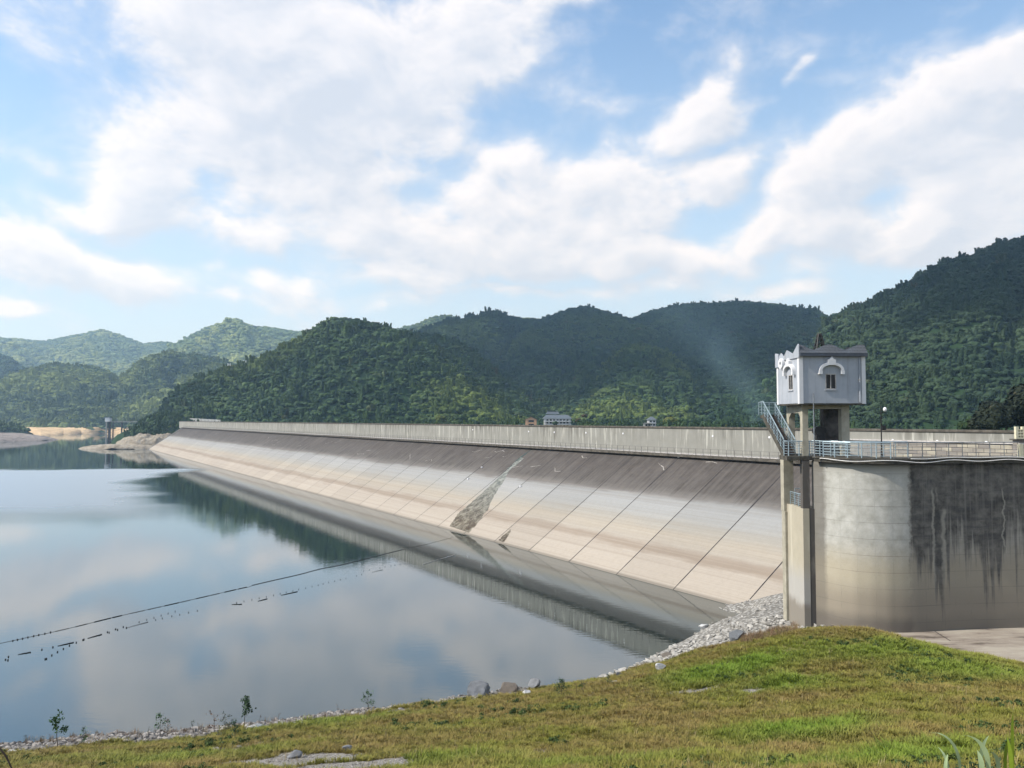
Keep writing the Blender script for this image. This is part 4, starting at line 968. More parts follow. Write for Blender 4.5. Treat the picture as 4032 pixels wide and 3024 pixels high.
k = rs.choice(len(Vh), 700); k = k[Vh[k, 2] > 6]; pts = Vh[k]; sc1 = rs.uniform(2, 4, len(pts))
stuff_instances('headland_trees', pts, rs.uniform(0, 6.28, len(pts)), sc1, protos_for('hd', M['fol_g'], 1), 'dark trees on the headland at the left edge', 'trees')

# ================================================================== INTAKE WALL, DECK
WP = np.array([(22.95, 61.2), (23.45, 60.3), (24.1, 59.2), (24.9, 58.3), (25.9, 57.75), (26.9, 57.5), (28.0, 57.5), (29.2, 57.65), (31.7, 58.2), (34.2, 58.55), (36.5, 58.75), (38.5, 58.95), (42, 60.5), (46, 65), (48, 72)])
_sg = np.concatenate([[0], np.cumsum(np.linalg.norm(np.diff(WP, axis=0), axis=1))])
def wpath(s): return np.array([np.interp(s, _sg, WP[:, 0]), np.interp(s, _sg, WP[:, 1])])
def wnorm(s):
    a, b2 = wpath(max(s - .3, 0)), wpath(s + .3); d = b2 - a; d /= np.linalg.norm(d); return np.array([d[1], -d[0]])   # towards the viewer
WL = _sg[-1]; ZD = 16.45; ZU = 16.05; ZA = 4.05
def m_bigwall():
    m, T, b = mat('intake_wall_concrete', rough=.88, spec=.2)
    ua = T.nodes.new('ShaderNodeAttribute'); ua.attribute_name = 'along'; U = ua.outputs['Fac']
    P = wcoord(T); s = T.nodes.new('ShaderNodeSeparateXYZ'); T.links.new(P, s.inputs[0]); Zc = s.outputs[2]
    def uv(su, sz): c = T.nodes.new('ShaderNodeCombineXYZ'); T.links.new(mth(T, 'MULTIPLY', U, su), c.inputs[0]); T.links.new(mth(T, 'MULTIPLY', Zc, sz), c.inputs[1]); return c.outputs[0]
    big = noise(T, uv(.25, .25), 1, 6, .6); blot = noise(T, uv(1.1, 1.1), 1, 7, .68); fine = noise(T, uv(6, 6), 1, 6, .7)
    st1 = noise(T, uv(.85, .05), 1, 5, .62); st2 = noise(T, uv(3.4, .09), 1, 5, .62)
    pale = mixc(T, mapr(T, blot, .35, .65, 0, 1), (.34, .335, .30), (.49, .485, .45))
    # lower tide zone goes warm brown
    zt_ = mth(T, 'ADD', Zc, mth(T, 'MULTIPLY', mth(T, 'SUBTRACT', big, .5), 1.2))
    pale = mixc(T, mapr(T, zt_, 10.8, 8.2, 0, .85, True), pale, (.41, .36, .265))
    pale = mixc(T, mapr(T, zt_, 7.9, 5.8, 0, .9, True), pale, (.27, .235, .185))
    pale = mixc(T, mapr(T, zt_, 5.5, 4.4, 0, .8, True), pale, (.13, .115, .10))
    # darker towards the top edge, with a blotchy border
    pale = mixc(T, mapr(T, mth(T, 'ADD', Zc, mth(T, 'MULTIPLY', blot, 1.2)), 15.9, 16.7, 0, .75), pale, (.14, .13, .105))
    # black run-off zone to the right of u0
    u0 = 7.25
    reg = mapr(T, mth(T, 'ADD', U, mth(T, 'MULTIPLY', mth(T, 'SUBTRACT', noise(T, uv(.8, .8), 1, 5, .7), .5), 1.1)), u0, u0 + .3, 0, 1)
    low = mth(T, 'ADD', Zc, mth(T, 'ADD', mth(T, 'MULTIPLY', mth(T, 'SUBTRACT', st1, .5), 22.0), mth(T, 'MULTIPLY', mth(T, 'SUBTRACT', st2, .5), 9.0)))
    dk = mapr(T, low, 7.4, 10.4, 0, 1, True)
    k = mth(T, 'MULTIPLY', reg, dk)
    blk = mixc(T, mapr(T, blot, .36, .64, 0, 1), (.052, .050, .047), (.175, .165, .148)); blk = mixc(T, mapr(T, noise(T, uv(.25, 1.6), 1, 4, .6), .5, .62, 0, .55), blk, (.04, .042, .045))
    blk = mixc(T, mapr(T, st2, .53, .66, 0, .6), blk, (.20, .19, .17))
    pale2 = mixc(T, mth(T, 'MULTIPLY', reg, .55), pale, (.24, .215, .175)); c = mixc(T, mth(T, 'MULTIPLY', k, .95), pale2, blk)
    
    # dark first bay next to the gate shaft
    fb = mapr(T, mth(T, 'ADD', U, mth(T, 'MULTIPLY', mth(T, 'SUBTRACT', blot, .5), .5)), 1.35, 1.0, 0, .72)
    c = mixc(T, mth(T, 'MULTIPLY', fb, mapr(T, Zc, 5, 10, .55, 1)), c, (.115, .105, .09))
    # white lime streaks in the black zone
    for uu, w_, zt2, zb2 in ((9.25, .10, 14.4, 6.6), (10.1, .17, 12.9, 7.0), (14.9, .07, 14.3, 8.5), (16.9, .06, 13.2, 8.8), (18.2, .08, 13.6, 9.0), (9.6, .07, 14.4, 12.8)):
        du = mth(T, 'ABSOLUTE', mth(T, 'SUBTRACT', mth(T, 'ADD', U, mth(T, 'MULTIPLY', mth(T, 'SUBTRACT', noise(T, uv(.5, .9), 1, 4, .6), .5), .8)), uu))
        f = mth(T, 'MULTIPLY', mapr(T, du, w_ * .3, w_ * 1.5, .8, 0, True), mth(T, 'MULTIPLY', mapr(T, Zc, zb2, zb2 + 2, 0, 1), mapr(T, Zc, zt2 - .4, zt2, 1, 0)))
        c = mixc(T, mth(T, 'MULTIPLY', f, .65), c, (.42, .40, .34))
    # formwork lift lines
    fz = mth(T, 'FRACT', mth(T, 'DIVIDE', mth(T, 'ADD', Zc, mth(T, 'MULTIPLY', blot, .03)), 1.18))
    ll = mth(T, 'MULTIPLY', mapr(T, mth(T, 'ABSOLUTE', mth(T, 'SUBTRACT', fz, .5)), .475, .495, 0, 1), mapr(T, big, .40, .6, .15, .6))
    fu = mth(T, 'FRACT', mth(T, 'DIVIDE', U, 1.22))
    vl = mth(T, 'MULTIPLY', mapr(T, mth(T, 'ABSOLUTE', mth(T, 'SUBTRACT', fu, .5)), .482, .497, 0, 1), mapr(T, blot, .48, .6, 0, .45))
    c = mixc(T, mth(T, 'MAXIMUM', ll, vl), c, (.13, .12, .10))
    c = mixc(T, mapr(T, fine, .55, .8, 0, .3), c, (.2, .18, .14))
    T.links.new(c, b.inputs['Base Color']); bump(T, b, mth(T, 'ADD', mth(T, 'MULTIPLY', blot, .6), mth(T, 'MULTIPLY', fine, .4)), .5, .04)
    return m
mbw = m_bigwall()
ws = np.linspace(0, WL, 110); zs = np.linspace(ZA - 1.5, ZU, 46); V = []; U = []
for s in ws:
    p = wpath(s)
    for z in zs: V.append((p[0], p[1], z)); U.append(s)
nz = len(zs); Fc = [(i * nz + j, (i + 1) * nz + j, (i + 1) * nz + j + 1, i * nz + j + 1) for i in range(len(ws) - 1) for j in range(nz - 1)]
nb = len(V)
for s in ws:      # back face and top give the wall its thickness
    p = wpath(s) - wnorm(s) * 1.2
    for z in (zs[0], zs[-1]): V.append((p[0], p[1], z)); U.append(s)
for i in range(len(ws) - 1):
    a, b2 = nb + 2 * i, nb + 2 * i + 2; Fc += [(b2, a, a + 1, b2 + 1), (i * nz + nz - 1, (i + 1) * nz + nz - 1, b2 + 1, a + 1)]
Fc += [(0, nz - 1, nb + 1, nb)]
iw = thing('intake_wall', 'tall curved concrete retaining wall, pale at its left and black-streaked at its right', 'wall', (30, 58, ZA))
me = arr_mesh('wall_face', np.array(V) - np.array((30, 58, ZA)), Fc, mbw)
sm_ = np.zeros(len(me.polygons), dtype=bool); sm_[:109 * 45] = True; me.polygons.foreach_set('use_smooth', sm_)
at_ = me.attributes.new('along', 'FLOAT', 'POINT'); at_.data.foreach_set('value', np.array(U, np.float32))
o = link(bpy.data.objects.new('wall_face', me)); o.parent = iw
# deck slab following the wall
def ribbon(s0, s1, off_out, off_in, z0, z1, n=70):
    mb = MB(); S = np.linspace(s0, s1, n); V = []
    for s in S:
        p = wpath(s); nn3 = wnorm(s); a = p + nn3 * off_out; b3 = p - nn3 * off_in
        V += [(a[0], a[1], z0), (a[0], a[1], z1), (b3[0], b3[1], z1), (b3[0], b3[1], z0)]
    Fc = [(4 * i + k, 4 * i + (k + 1) % 4, 4 * i + 4 + (k + 1) % 4, 4 * i + 4 + k) for i in range(n - 1) for k in range(4)] + [(0, 1, 2, 3), (4 * n - 4, 4 * n - 1, 4 * n - 2, 4 * n - 3)]
    return mb.add(V, Fc)
ribbon(.6, WL - .1, .42, 1.9, ZU + .003, ZD - .12).build('deck_slab', M['slab'], iw)
ribbon(.5, WL - .05, .50, 1.95, ZD - .118, ZD).build('deck_edge', M['slab'], iw)
# white cables hanging along the deck edge
for off, z0, sag, nm in ((.56, ZD - .20, .07, 0), (.54, ZD + .02, .03, 1)):
    S = np.linspace(1.2 if nm == 0 else 7.2, WL - 3, 90); pts = []
    for s in S: p = wpath(s) + wnorm(s) * off; pts.append((p[0], p[1], z0 + sag * math.sin(s * 1.35) + .03 * math.sin(s * .6)))
    o = MB().tube(pts, .028, 5).build('cable', M['cable'], None, pts[0]); tag(o, 'lower white cable sagging along the deck edge' if nm == 0 else 'upper white cable lying along the deck edge under the railing', 'cable')

def railing(name, label, path, h=1.12, spacing=1.15, bars=5, pr=.035, z=None, mtl=None, closed_posts=None, group=None):
    """steel railing along 3-D points; every post, the hand rail and each bar a part"""
    path = [np.array(p, float) for p in path]; mtl = mtl or M['steel']
    t = thing(name, label, 'railing', tuple(path[0]), group)
    sg = np.concatenate([[0], np.cumsum([np.linalg.norm(path[i + 1] - path[i]) for i in range(len(path) - 1)])]); P = np.array(path)
    def pp_(s): return np.array([np.interp(s, sg, P[:, k]) for k in range(3)])
    n = max(1, round(sg[-1] / spacing))
    for k in range(n + 1):
        q = pp_(sg[-1] * k / n); MB().tube([q, q + (0, 0, h - .02)], pr, 6).build('post', mtl, t)
    S = sorted(set(list(sg) + list(np.linspace(0, sg[-1], n * 2 + 1))))
    MB().tube([pp_(s) + (0, 0, h) for s in S], pr * 1.15, 7).build('hand_rail', mtl, t)
    for b3 in range(bars):
        MB().tube([pp_(s) + (0, 0, .16 + (h - .3) * b3 / max(1, bars - 1)) for s in S], pr * .45, 5).build('bar', mtl, t)
    return t
def wp3(s, off=.36): p = wpath(s) + wnorm(s) * off; return (p[0], p[1], ZD)
S_lamp = 5.3
railing('deck_railing', 'blue-grey steel railing along the front edge of the deck', [wp3(s) for s in np.linspace(1.4, 5.9, 12)], pr=.045, spacing=.95)
M['rail2'] = basic('weathered_steel', (.20, .22, .24), .55, .4, .3, vary=.35)
railing('thin_railing', 'thinner grey railing continuing along the deck to the right', [wp3(s) for s in np.linspace(6.1, 15.9, 22)], pr=.028, spacing=1.15, mtl=M['rail2'])
railing('rear_railing', 'blue steel railing on the back edge of the deck behind the front one', [(23.4, 62.3, ZD), (25.2, 60.4, ZD), (27.2, 59.6, ZD), (29.5, 59.55, ZD)], spacing=.9, pr=.035)
# concrete balustrade at the right edge
s0_ = 16.15; p0 = wp3(s0_, .3); t = thing('balustrade', 'weathered concrete balustrade with horizontal slots at the right edge of the deck', 'balustrade', p0)
for k, s in enumerate(np.arange(s0_, s0_ + 7, 1.75)):
    p = wp3(s, .28); nv = wnorm(s); an = math.atan2(nv[1], nv[0]) + PI / 2
    MB().box((p[0], p[1], ZD + .5), (.30, .26, 1.0), an).build('post', M['cream'] if k == 0 else M['col'], t)
    p2 = wp3(s + .87, .28)
    for j in range(4): MB().box((p2[0], p2[1], ZD + .12 + j * .23), (1.44, .14, .15), an).build('slat', M['col'], t)
    MB().box((p2[0], p2[1], ZD + .98), (1.9, .24, .09), an).build('cap', M['pipe'], t)

# lamp post
p = at(3472, 1795, 58.8); t = thing('street_lamp', 'slim black lamp post with a white globe and a small box, standing on the deck', 'lamp', (p[0], p[1], ZD))
ztop = at(3472, 1597, 58.8)[2]
MB().tube([(p[0], p[1], ZD), (p[0], p[1], ztop)], .055, 8, r2=.035).build('pole', M['black'], t)
MB().tube([(p[0], p[1], ZD), (p[0], p[1], ZD + .35)], .10, 8, r2=.07).build('base', M['black'], t)
g = at(3484, 1612, 58.8)
V, Fc = ICO3; MB().add(V * (.135, .135, .17) + g, Fc).build('globe', M['white'], t, smooth=True)
MB().tube([(p[0], p[1], g[2] - .25), (g[0], g[1], g[2] - .25), (g[0], g[1], g[2] - .14)], .025, 6).build('arm', M['black'], t)
bx = at(3479, 1685, 58.7); MB().box((bx[0], bx[1] - .02, bx[2]), (.26, .2, .34)).build('junction_box', M['black'], t)

# ================================================================== GATE TOWER
YAW = R(3.0); ey = np.array([-math.sin(YAW), math.cos(YAW)]); ex = np.array([math.cos(YAW), math.sin(YAW)])
HC = np.array([21.70, 60.0])           # near-left corner of the gatehouse
HW, HDp = 5.05, 4.35; HB, HE = 20.46, 24.22   # width, depth, floor and eave levels
gt = thing('gatehouse', 'pale lavender gatehouse with wavy grey tiled roof standing on concrete columns', 'gatehouse', (HC[0] + 2.5, HC[1] + 2.2, ZD), rotz=0)
def hp(u, v, z): q = HC + ex * u + ey * v; return (q[0], q[1], z)     # u along the front, v going back
def hbox(u0, u1, v0, v1, z0, z1, name, mt_, par=None, bevel=0):
    c = hp((u0 + u1) / 2, (v0 + v1) / 2, (z0 + z1) / 2)
    o = MB().box(c, (u1 - u0, v1 - v0, z1 - z0), YAW).build(name, mt_, None, tuple(gt.location) if False else (0, 0, 0), bevel=bevel)
    return o
def part(o, par):
    """parent a mesh built in world space"""
    L = np.array(gt_loc(par)); n = len(o.data.vertices); co = np.empty(n * 3, np.float32); o.data.vertices.foreach_get('co', co)
    co = co.reshape(-1, 3) - L.astype(np.float32); o.data.vertices.foreach_set('co', co.ravel()); o.data.update(); o.parent = par; return o
def gt_loc(o):
    L = np.zeros(3)
    while o is not None: L = L + np.array(o.location); o = o.parent
    return L
w0 = .22
# walls as four panels (window openings in front and left walls)
def wall_with_hole(a0, a1, z0, z1, ha0, ha1, hz0, hz1, side, name):
    mb = MB()
    for (p0_, p1_, q0_, q1_) in ((a0, ha0, z0, z1), (ha1, a1, z0, z1), (ha0, ha1, z0, hz0), (ha0, ha1, hz1, z1)):
        if side == 'front': mb.box(hp((p0_ + p1_) / 2, w0 / 2, (q0_ + q1_) / 2), (p1_ - p0_, w0, q1_ - q0_), YAW)
        else: mb.box(hp(w0 / 2, (p0_ + p1_) / 2, (q0_ + q1_) / 2), (w0, p1_ - p0_, q1_ - q0_), YAW)
    return part(mb.build(name, M['render'], None), gt)
WZ0, WZ1 = at(3270, 1533, 60.05)[2], at(3270, 1471, 60.05)[2]
wu = (3270 - 3150) / 252 * HW; wall_with_hole(.0, HW, HB, HE, wu - .42, wu + .42, WZ0, WZ1, 'front', 'front_wall')
wv_ = 1.68; wall_with_hole(w0, HDp, HB, HE, wv_ - .42, wv_ + .42, WZ0, WZ1, 'left', 'side_wall')
part(MB().box(hp(HW - w0 / 2, HDp / 2 + w0 / 2, (HB + HE) / 2), (w0, HDp - w0, HE - HB), YAW).build('side_wall', M['render']), gt)
part(MB().box(hp(HW / 2, HDp - w0 / 2, (HB + HE) / 2), (HW - 2 * w0, w0, HE - HB), YAW).build('rear_wall', M['render']), gt)
part(MB().box(hp(HW / 2, HDp / 2, HB - .06), (HW - .06, HDp - .06, .118), YAW).build('floor_slab', M['slab'], bevel=.0), gt)
part(MB().box(hp(HW / 2, HDp / 2, HE + .07), (HW - .1, HDp - .1, .13), YAW).build('roof_slab', M['slab']), gt)
# corner trims
for u, v in ((0, 0), (HW, 0), (0, HDp)):
    su = -1 if u == 0 else 1; sv = -1 if v == 0 else 1
    part(MB().box(hp(u - su * .13 + su * .02, v + sv * .02 if True else v, (HB + HE) / 2 - .02), (.30, .05, HE - HB + .04), YAW).build('corner_trim', M['trim']), gt)
    part(MB().box(hp(u + su * .02, v - sv * .155 + sv * .0, (HB + HE) / 2 - .02), (.05, .26, HE - HB + .04), YAW).build('corner_trim', M['trim']), gt)
# windows
def window(side, a):
    def q(da, out, z): return hp(a + da, -out, z) if side == 'front' else hp(-out, a + da, z)
    def dim(da, d): return (da, d, 1) if side == 'front' else (d, da, 1)
    def bx_(da0, da1, o0, o1, z0, z1, name, mt_, par):
        dd_ = dim(da1 - da0, abs(o1 - o0)); return part(MB().box(q((da0 + da1) / 2, (o0 + o1) / 2, (z0 + z1) / 2), (dd_[0], dd_[1], z1 - z0), YAW).build(name, mt_), par)
    fm = MB(); 
    for (d0, d1, z0, z1) in ((-.42, -.35, WZ0, WZ1), (.35, .42, WZ0, WZ1), (-.35, .35, WZ0, WZ0 + .07), (-.35, .35, WZ1 - .07, WZ1), (-.03, .03, WZ0 + .07, WZ1 - .07)):
        dd_ = dim(d1 - d0, .08); fm.box(q((d0 + d1) / 2, -.04, (z0 + z1) / 2), (dd_[0], dd_[1], z1 - z0), YAW)
    f = part(fm.build('window', M['joint_l']), gt)
    bx_(-.35, -.03, -.10, -.08, WZ0 + .07, WZ1 - .07, 'pane', M['dark'], f); bx_(.03, .35, -.10, -.08, WZ0 + .07, WZ1 - .07, 'pane', M['dark'], f)
    bx_(-.48, .48, .0, .07, WZ0 - .09, WZ0 - .003, 'sill', M['render'], f)
    # arched hood with a stepped crown
    W = .95; zc = at(3270, 1466, 60)[2]; hd = []; N = 16; H1 = .66; th_ = .24
    prof = []
    for k in range(N + 1): an = PI - PI * k / N; prof.append((W * math.cos(an), zc + .10 + H1 * math.sin(an) ** .9))
    inner = []
    for k in range(N + 1): an = PI * k / N; inner.append(((W - .20) * math.cos(an), zc + .10 + (H1 - .20) * math.sin(an) ** .9))
    mbh = MB(); off = (ey * -.26) if side == 'front' else (ex * -.26); off = (off[0], off[1], 0)
    for k in range(N):
        pa = [prof[k], prof[k + 1], inner[N - k - 1], inner[N - k]]
        mbh.prism([q(x_, -.0, z_) for x_, z_ in pa], off)
    for sg_ in (-1, 1): mbh.prism([q(x_ * sg_, 0, z_) for x_, z_ in ((W - .23, zc - .14), (W + .03, zc - .14), (W + .03, zc + .13), (W - .23, zc + .13))], off)
    mbh.prism([q(x_, 0, z_) for x_, z_ in ((-.30, zc + .55), (.30, zc + .55), (.30, zc + .95), (.16, zc + 1.0), (0, zc + 1.20), (-.16, zc + 1.0), (-.30, zc + .95))], tuple(np.array(off) * 1.05))
    part(mbh.build('window_hood', M['trim'], bevel=.0), gt)
window('front', wu); window('left', wv_)
# round ornament on the left wall
c0 = np.array(hp(0, 3.08, at(3079, 1433, 63.3)[2])); d_ = np.array([-ex[0], -ex[1], 0]); rg = MB()
for k in range(20):
    a0, a1 = 2 * PI * k / 20, 2 * PI * (k + 1) / 20
    def rp(r, a, o): return c0 + np.array([ey[0], ey[1], 0]) * r * math.cos(a) + np.array([0, 0, 1]) * r * math.sin(a) + d_ * o
    rg.add([rp(.42, a0, 0), rp(.42, a1, 0), rp(.42, a1, .26), rp(.42, a0, .26), rp(.17, a0, .26), rp(.17, a1, .26), rp(.17, a1, .05), rp(.17, a0, .05)], [(0, 1, 2, 3), (3, 2, 5, 4), (4, 5, 6, 7)])
part(rg.build('round_ornament', M['trim']), gt)
# wavy tiled skirt roof on the front and right, white zigzag boards on the left
ZV, ZP = at(3200, 1376, 60)[2], at(3200, 1355, 60)[2]
def wave(t):      # 0..1 -> height of the skirt top, three humps
    x = t * 2.15 ; f = .5 + .5 * math.cos(2 * PI * x * .98); return ZV + (ZP - ZV) * f ** .75
def skirt(side):
    mb = MB(); N = 64; V = []
    for k in range(N + 1):
        t_ = k / N; zt_ = wave(t_)
        if side == 'front': a_ = -.06 + (HW + .16) * t_; lo = hp(a_, -.30, HE + .02); hi = hp(a_, .16, zt_); hib = hp(a_, .24, zt_); lob = hp(a_, -.22, HE + .02)
        else: a_ = .25 + (HDp - .25) * t_; lo = hp(HW + .30, a_, HE + .02); hi = hp(HW - .16, a_, zt_); hib = hp(HW - .24, a_, zt_); lob = hp(HW + .22, a_, HE + .02)
        V += [lo, hi, hib, lob]
    Fc = [(4 * i + k, 4 * i + 4 + k, 4 * i + 4 + (k + 1) % 4, 4 * i + (k + 1) % 4) for i in range(N) for k in range(4)] + [(0, 1, 2, 3), (4 * N, 4 * N + 3, 4 * N + 2, 4 * N + 1)]
    return part(mb.add(V, Fc).build('tiled_skirt', M['tile']), gt)
skirt('front'); skirt('right')
M['fascia'] = basic('dark_fascia', (.07, .08, .10), .6, .3, vary=.2)
part(MB().box(hp(HW / 2 + .04, -.15, HE - .10), (HW + .16, .28, .236), YAW).build('fascia', M['fascia']), gt)
part(MB().box(hp(HW + .15, HDp / 2, HE - .10), (.28, HDp - .1, .236), YAW).build('fascia', M['fascia']), gt)
zz1 = ZP + .02; brd = [(-.30, HE - .25), (-.30, HE + .12), (-.10, zz1), (.95, ZV - .20), (2.15, ZV + .22), (2.75, ZV - .30), (2.95, ZV - .28)]
pl = [(-.14, HE - .32), (-.14, zz1 - .1), (0.02, zz1), (1.0, ZV - .25), (2.15, ZV + .12), (2.75, ZV - .35), (3.3, ZV + .0), (3.72, ZV - .3), (3.72, HE - .32)]
part(MB().prism([hp(-.03, v, z) for v, z in pl], (-ex[0] * .07, -ex[1] * .07, 0)).build('zigzag_board', M['render']), gt)
pl = [(3.75, HE - .8), (3.75, ZV - .05), (HDp + .10, ZV + .05), (HDp + .10, HE - .8)]
part(MB().prism([hp(-.03, v, z) for v, z in pl], (-ex[0] * .10, -ex[1] * .10, 0)).build('zigzag_board', M['render']), gt)
# roof-top lattice spike
q = hp(2.75, 2.6, HE + .13); mb = MB()
ztp = at(3275, 1312, 62.5)[2]
for dx, dy in ((-.42, -.42), (.42, -.42), (-.42, .42), (.42, .42)): mb.tube([(q[0] + dx, q[1] + dy, q[2]), (q[0] + dx * .22, q[1] + dy * .22, ztp)], .05, 5)
for k in range(5):
    f = k / 5; g_ = (k + 1) / 5; r0, r1 = .42 * (1 - f * .78), .42 * (1 - g_ * .78); z0_, z1_ = q[2] + (ztp - q[2]) * f, q[2] + (ztp - q[2]) * g_
    for (a_, b_2) in (((-1, -1), (1, -1)), ((1, -1), (1, 1)), ((1, 1), (-1, 1)), ((-1, 1), (-1, -1))):
        mb.tube([(q[0] + a_[0] * r0, q[1] + a_[1] * r0, z0_), (q[0] + b_2[0] * r1, q[1] + b_2[1] * r1, z1_)], .03, 4)
        mb.tube([(q[0] + b_2[0] * r0, q[1] + b_2[1] * r0, z0_), (q[0] + a_[0] * r1, q[1] + a_[1] * r1, z1_)], .03, 4)
part(mb.build('lattice_spike', M['black']), gt)
# down pipe at the right of the front wall, long pipe at the near column
part(MB().tube([hp(4.62, -.07, HE - .25), hp(4.62, -.07, HB + .1)], .05, 8).build('down_pipe', M['render']), gt)
part(MB().box(hp(4.62, -.06, (HB + HE) / 2 - .1), (.16, .12, .08), YAW).build('pipe_clip', M['joint_l']), gt)
q = hp(.92, .25, 0); part(MB().tube([(q[0] + .06, q[1] - .45, ZD), (q[0] + .06, q[1] - .45, HB + .75)], .045, 8).build('cable_pipe', M['rail2']), gt)
# columns and beams
CL = at(3160, 1700, 61.0)[0]; CRt = at(3314, 1700, 61.0)[0]
def wbox(x0, x1, y0, y1, z0, z1, name, mt_, par=None, bevel=.015):
    return part(MB().box(((x0 + x1) / 2, (y0 + y1) / 2, (z0 + z1) / 2), (x1 - x0, y1 - y0, z1 - z0)).build(name, mt_, bevel=bevel), par or gt)
wbox(CL, CL + .45, 61.0, 61.5, ZD, HB - .12, 'column', M['col'])
wbox(CRt, CRt + .62, 61.0, 61.6, ZD, HB - .12, 'column', M['col'])
wbox(CL, CL + .5, 64.0, 64.5, ZD, HB - .12, 'column', M['col'])
wbox(24.85, 26.3, 63.6, 64.3, ZD, HB - .12, 'rear_column', M['coldark'])
wbox(CL + .453, CRt - .003, 61.03, 61.4, HB - .42, HB - .123, 'beam', M['col'])
part(MB().prism([(CL + .03, 61.503, HB - .123), (CL + .03, 61.503, HB - 1.1), (CL + .03, 61.9, HB - .72), (CL + .03, 63.55, HB - .72), (CL + .03, 63.997, HB - 1.1), (CL + .03, 63.997, HB - .123)], (.38, 0, 0)).build('side_beam', M['col']), gt)
wbox(CRt + .1, CRt + .5, 61.603, 63.597, HB - .5, HB - .123, 'side_beam', M['coldark'])
# hoist: cables and pulley block
for x in (3209, 3217): p = at(x, 1650, 62.6); part(MB().tube([(p[0], 62.6, HB - .12), (p[0], 62.6, at(3215, 1685, 62.6)[2])], .035, 6).build('hoist_cable', M['black']), gt)
p = at(3224, 1696, 62.6); mb = MB(); mb.tube([(p[0] - .1, 62.25, p[2]), (p[0] - .1, 62.85, p[2])], .36, 16); mb.tube([(p[0] + .25, 62.3, p[2] + .02), (p[0] + .25, 62.8, p[2] + .02)], .25, 14)
mb.box((p[0] + .05, 62.55, (p[2] + ZD) / 2 - .1), (.62, .4, p[2] - ZD - .1)); part(mb.build('pulley_block', M['black']), gt)

# platform under the gatehouse, shaft and stairs
gp = thing('gate_shaft', 'concrete gate shaft and pillars carrying the gatehouse platform', 'shaft', (22.8, 62.5, 3))
wbox(22.05, 24.3, 61.0, 65.6, ZD - .34, ZD, 'platform_slab', M['slab'], gp, bevel=.03)
wbox(20.98, 22.047, 61.0, 62.7, ZD - .34, ZD, 'platform_slab', M['slab'], gp, bevel=.03)
part(MB().prism([(24.303, 61.35, ZD - .3), (24.303, 61.1, ZD - .3), (24.9, 60.25, ZD - .3), (27, 59.5, ZD - .3), (27, 65.6, ZD - .3), (24.303, 65.6, ZD - .3)], (0, 0, .296)).build('platform_slab', M['slab']), gp)
XL, XR = 22.15, 23.05
pa = at(3093, 1900, 64.6)[0]
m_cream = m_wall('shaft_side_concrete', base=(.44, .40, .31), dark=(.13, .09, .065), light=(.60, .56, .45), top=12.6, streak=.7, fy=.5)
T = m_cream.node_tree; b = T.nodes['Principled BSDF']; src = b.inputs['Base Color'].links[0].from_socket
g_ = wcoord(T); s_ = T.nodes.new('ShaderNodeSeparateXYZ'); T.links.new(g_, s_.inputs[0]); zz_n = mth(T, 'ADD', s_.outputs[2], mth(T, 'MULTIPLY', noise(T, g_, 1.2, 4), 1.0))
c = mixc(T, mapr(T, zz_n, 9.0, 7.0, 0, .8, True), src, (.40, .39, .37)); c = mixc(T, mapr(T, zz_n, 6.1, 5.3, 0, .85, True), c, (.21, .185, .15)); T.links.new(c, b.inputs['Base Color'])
m_front_shade = m_wall('shaft_front_concrete', base=(.11, .10, .09), dark=(.03, .03, .032), light=(.30, .28, .24), top=16, streak=.9, fy=1.1)  # shade of the front face put into the dark base; streaks are stains
ZS = at(3158, 2003, 61)[2]
# lower tide zone of the shaft is greyer: separate plinth
wbox(XL, XL + .5, 61.0, 65.0, 2.0, ZS, 'shaft_side_wall', m_cream, gp)
wbox(XL + .503, 23.6, 61.02, 61.5, 2.0, ZS, 'shaft_front_wall', m_front_shade, gp)
wbox(XL + .02, XL + .57, 61.02, 61.52, ZS + .003, ZD - .343, 'front_pillar', m_front_shade, gp)
wbox(XL - .22, XL + .58, 64.55, 65.3, ZS - .6, ZD - .343, 'rear_pillar', M['col'], gp)
wbox(XL - .2, XL + .0 - .003, 64.4, 65.2, 2.0, ZS - .603, 'rear_buttress', M['col'], gp)
wbox(XL + .9, 23.45, 61.06, 61.4, ZD - .95, ZD - .343, 'hanging_beam', M['black'], gp)
wbox(XL + .503, 23.8, 61.55, 64.5, ZS - .25, ZS - .05, 'inner_platform', M['slab'], gp)
railing('shaft_railing', 'small blue railing on the low platform between the pillars', [(XL + .25, 64.4, ZS), (XL + .25, 61.65, ZS)], h=1.0, spacing=.95, pr=.03)
railing('inner_railing', 'dark blue railing across the low platform behind the pillars', [(XL + .6, 64.3, ZS - .05), (23.7, 64.3, ZS - .05)], h=1.3, spacing=.6, bars=4, pr=.03)

# stairs
st = thing('staircase', 'steep concrete staircase climbing away from the platform to the gatehouse landing', 'stairs', (21.8, 62, ZD))
SX0, SX1, SD0, SD1, SZ1 = 21.06, 22.0, 61.9, 66.9, 19.62; N = 18
mb = MB(); run = (SD1 - SD0) / N; rise = (SZ1 - ZD) / N
prof = [(SD0, ZD)]
for k in range(N): prof += [(SD0 + k * run, ZD + (k + 1) * rise), (SD0 + (k + 1) * run, ZD + (k + 1) * rise)]
prof += [(SD1, SZ1 - .34), (SD0 + .45, ZD + .003)]
V0 = [(SX0 + .06, y, z) for y, z in prof]; mb.prism(V0, (SX1 - SX0 - .12, 0, 0)); part(mb.build('flight', M['stair']), st)
for x in (SX0, SX1 - .06):
    part(MB().prism([(x, SD0 - .1, ZD + .003), (x, SD0 - .1, ZD + .2), (x, SD1, SZ1 + .12), (x, SD1, SZ1 - .40), (x, SD0 + .5, ZD + .003)], (.058, 0, 0)).build('stringer', M['slab']), st)
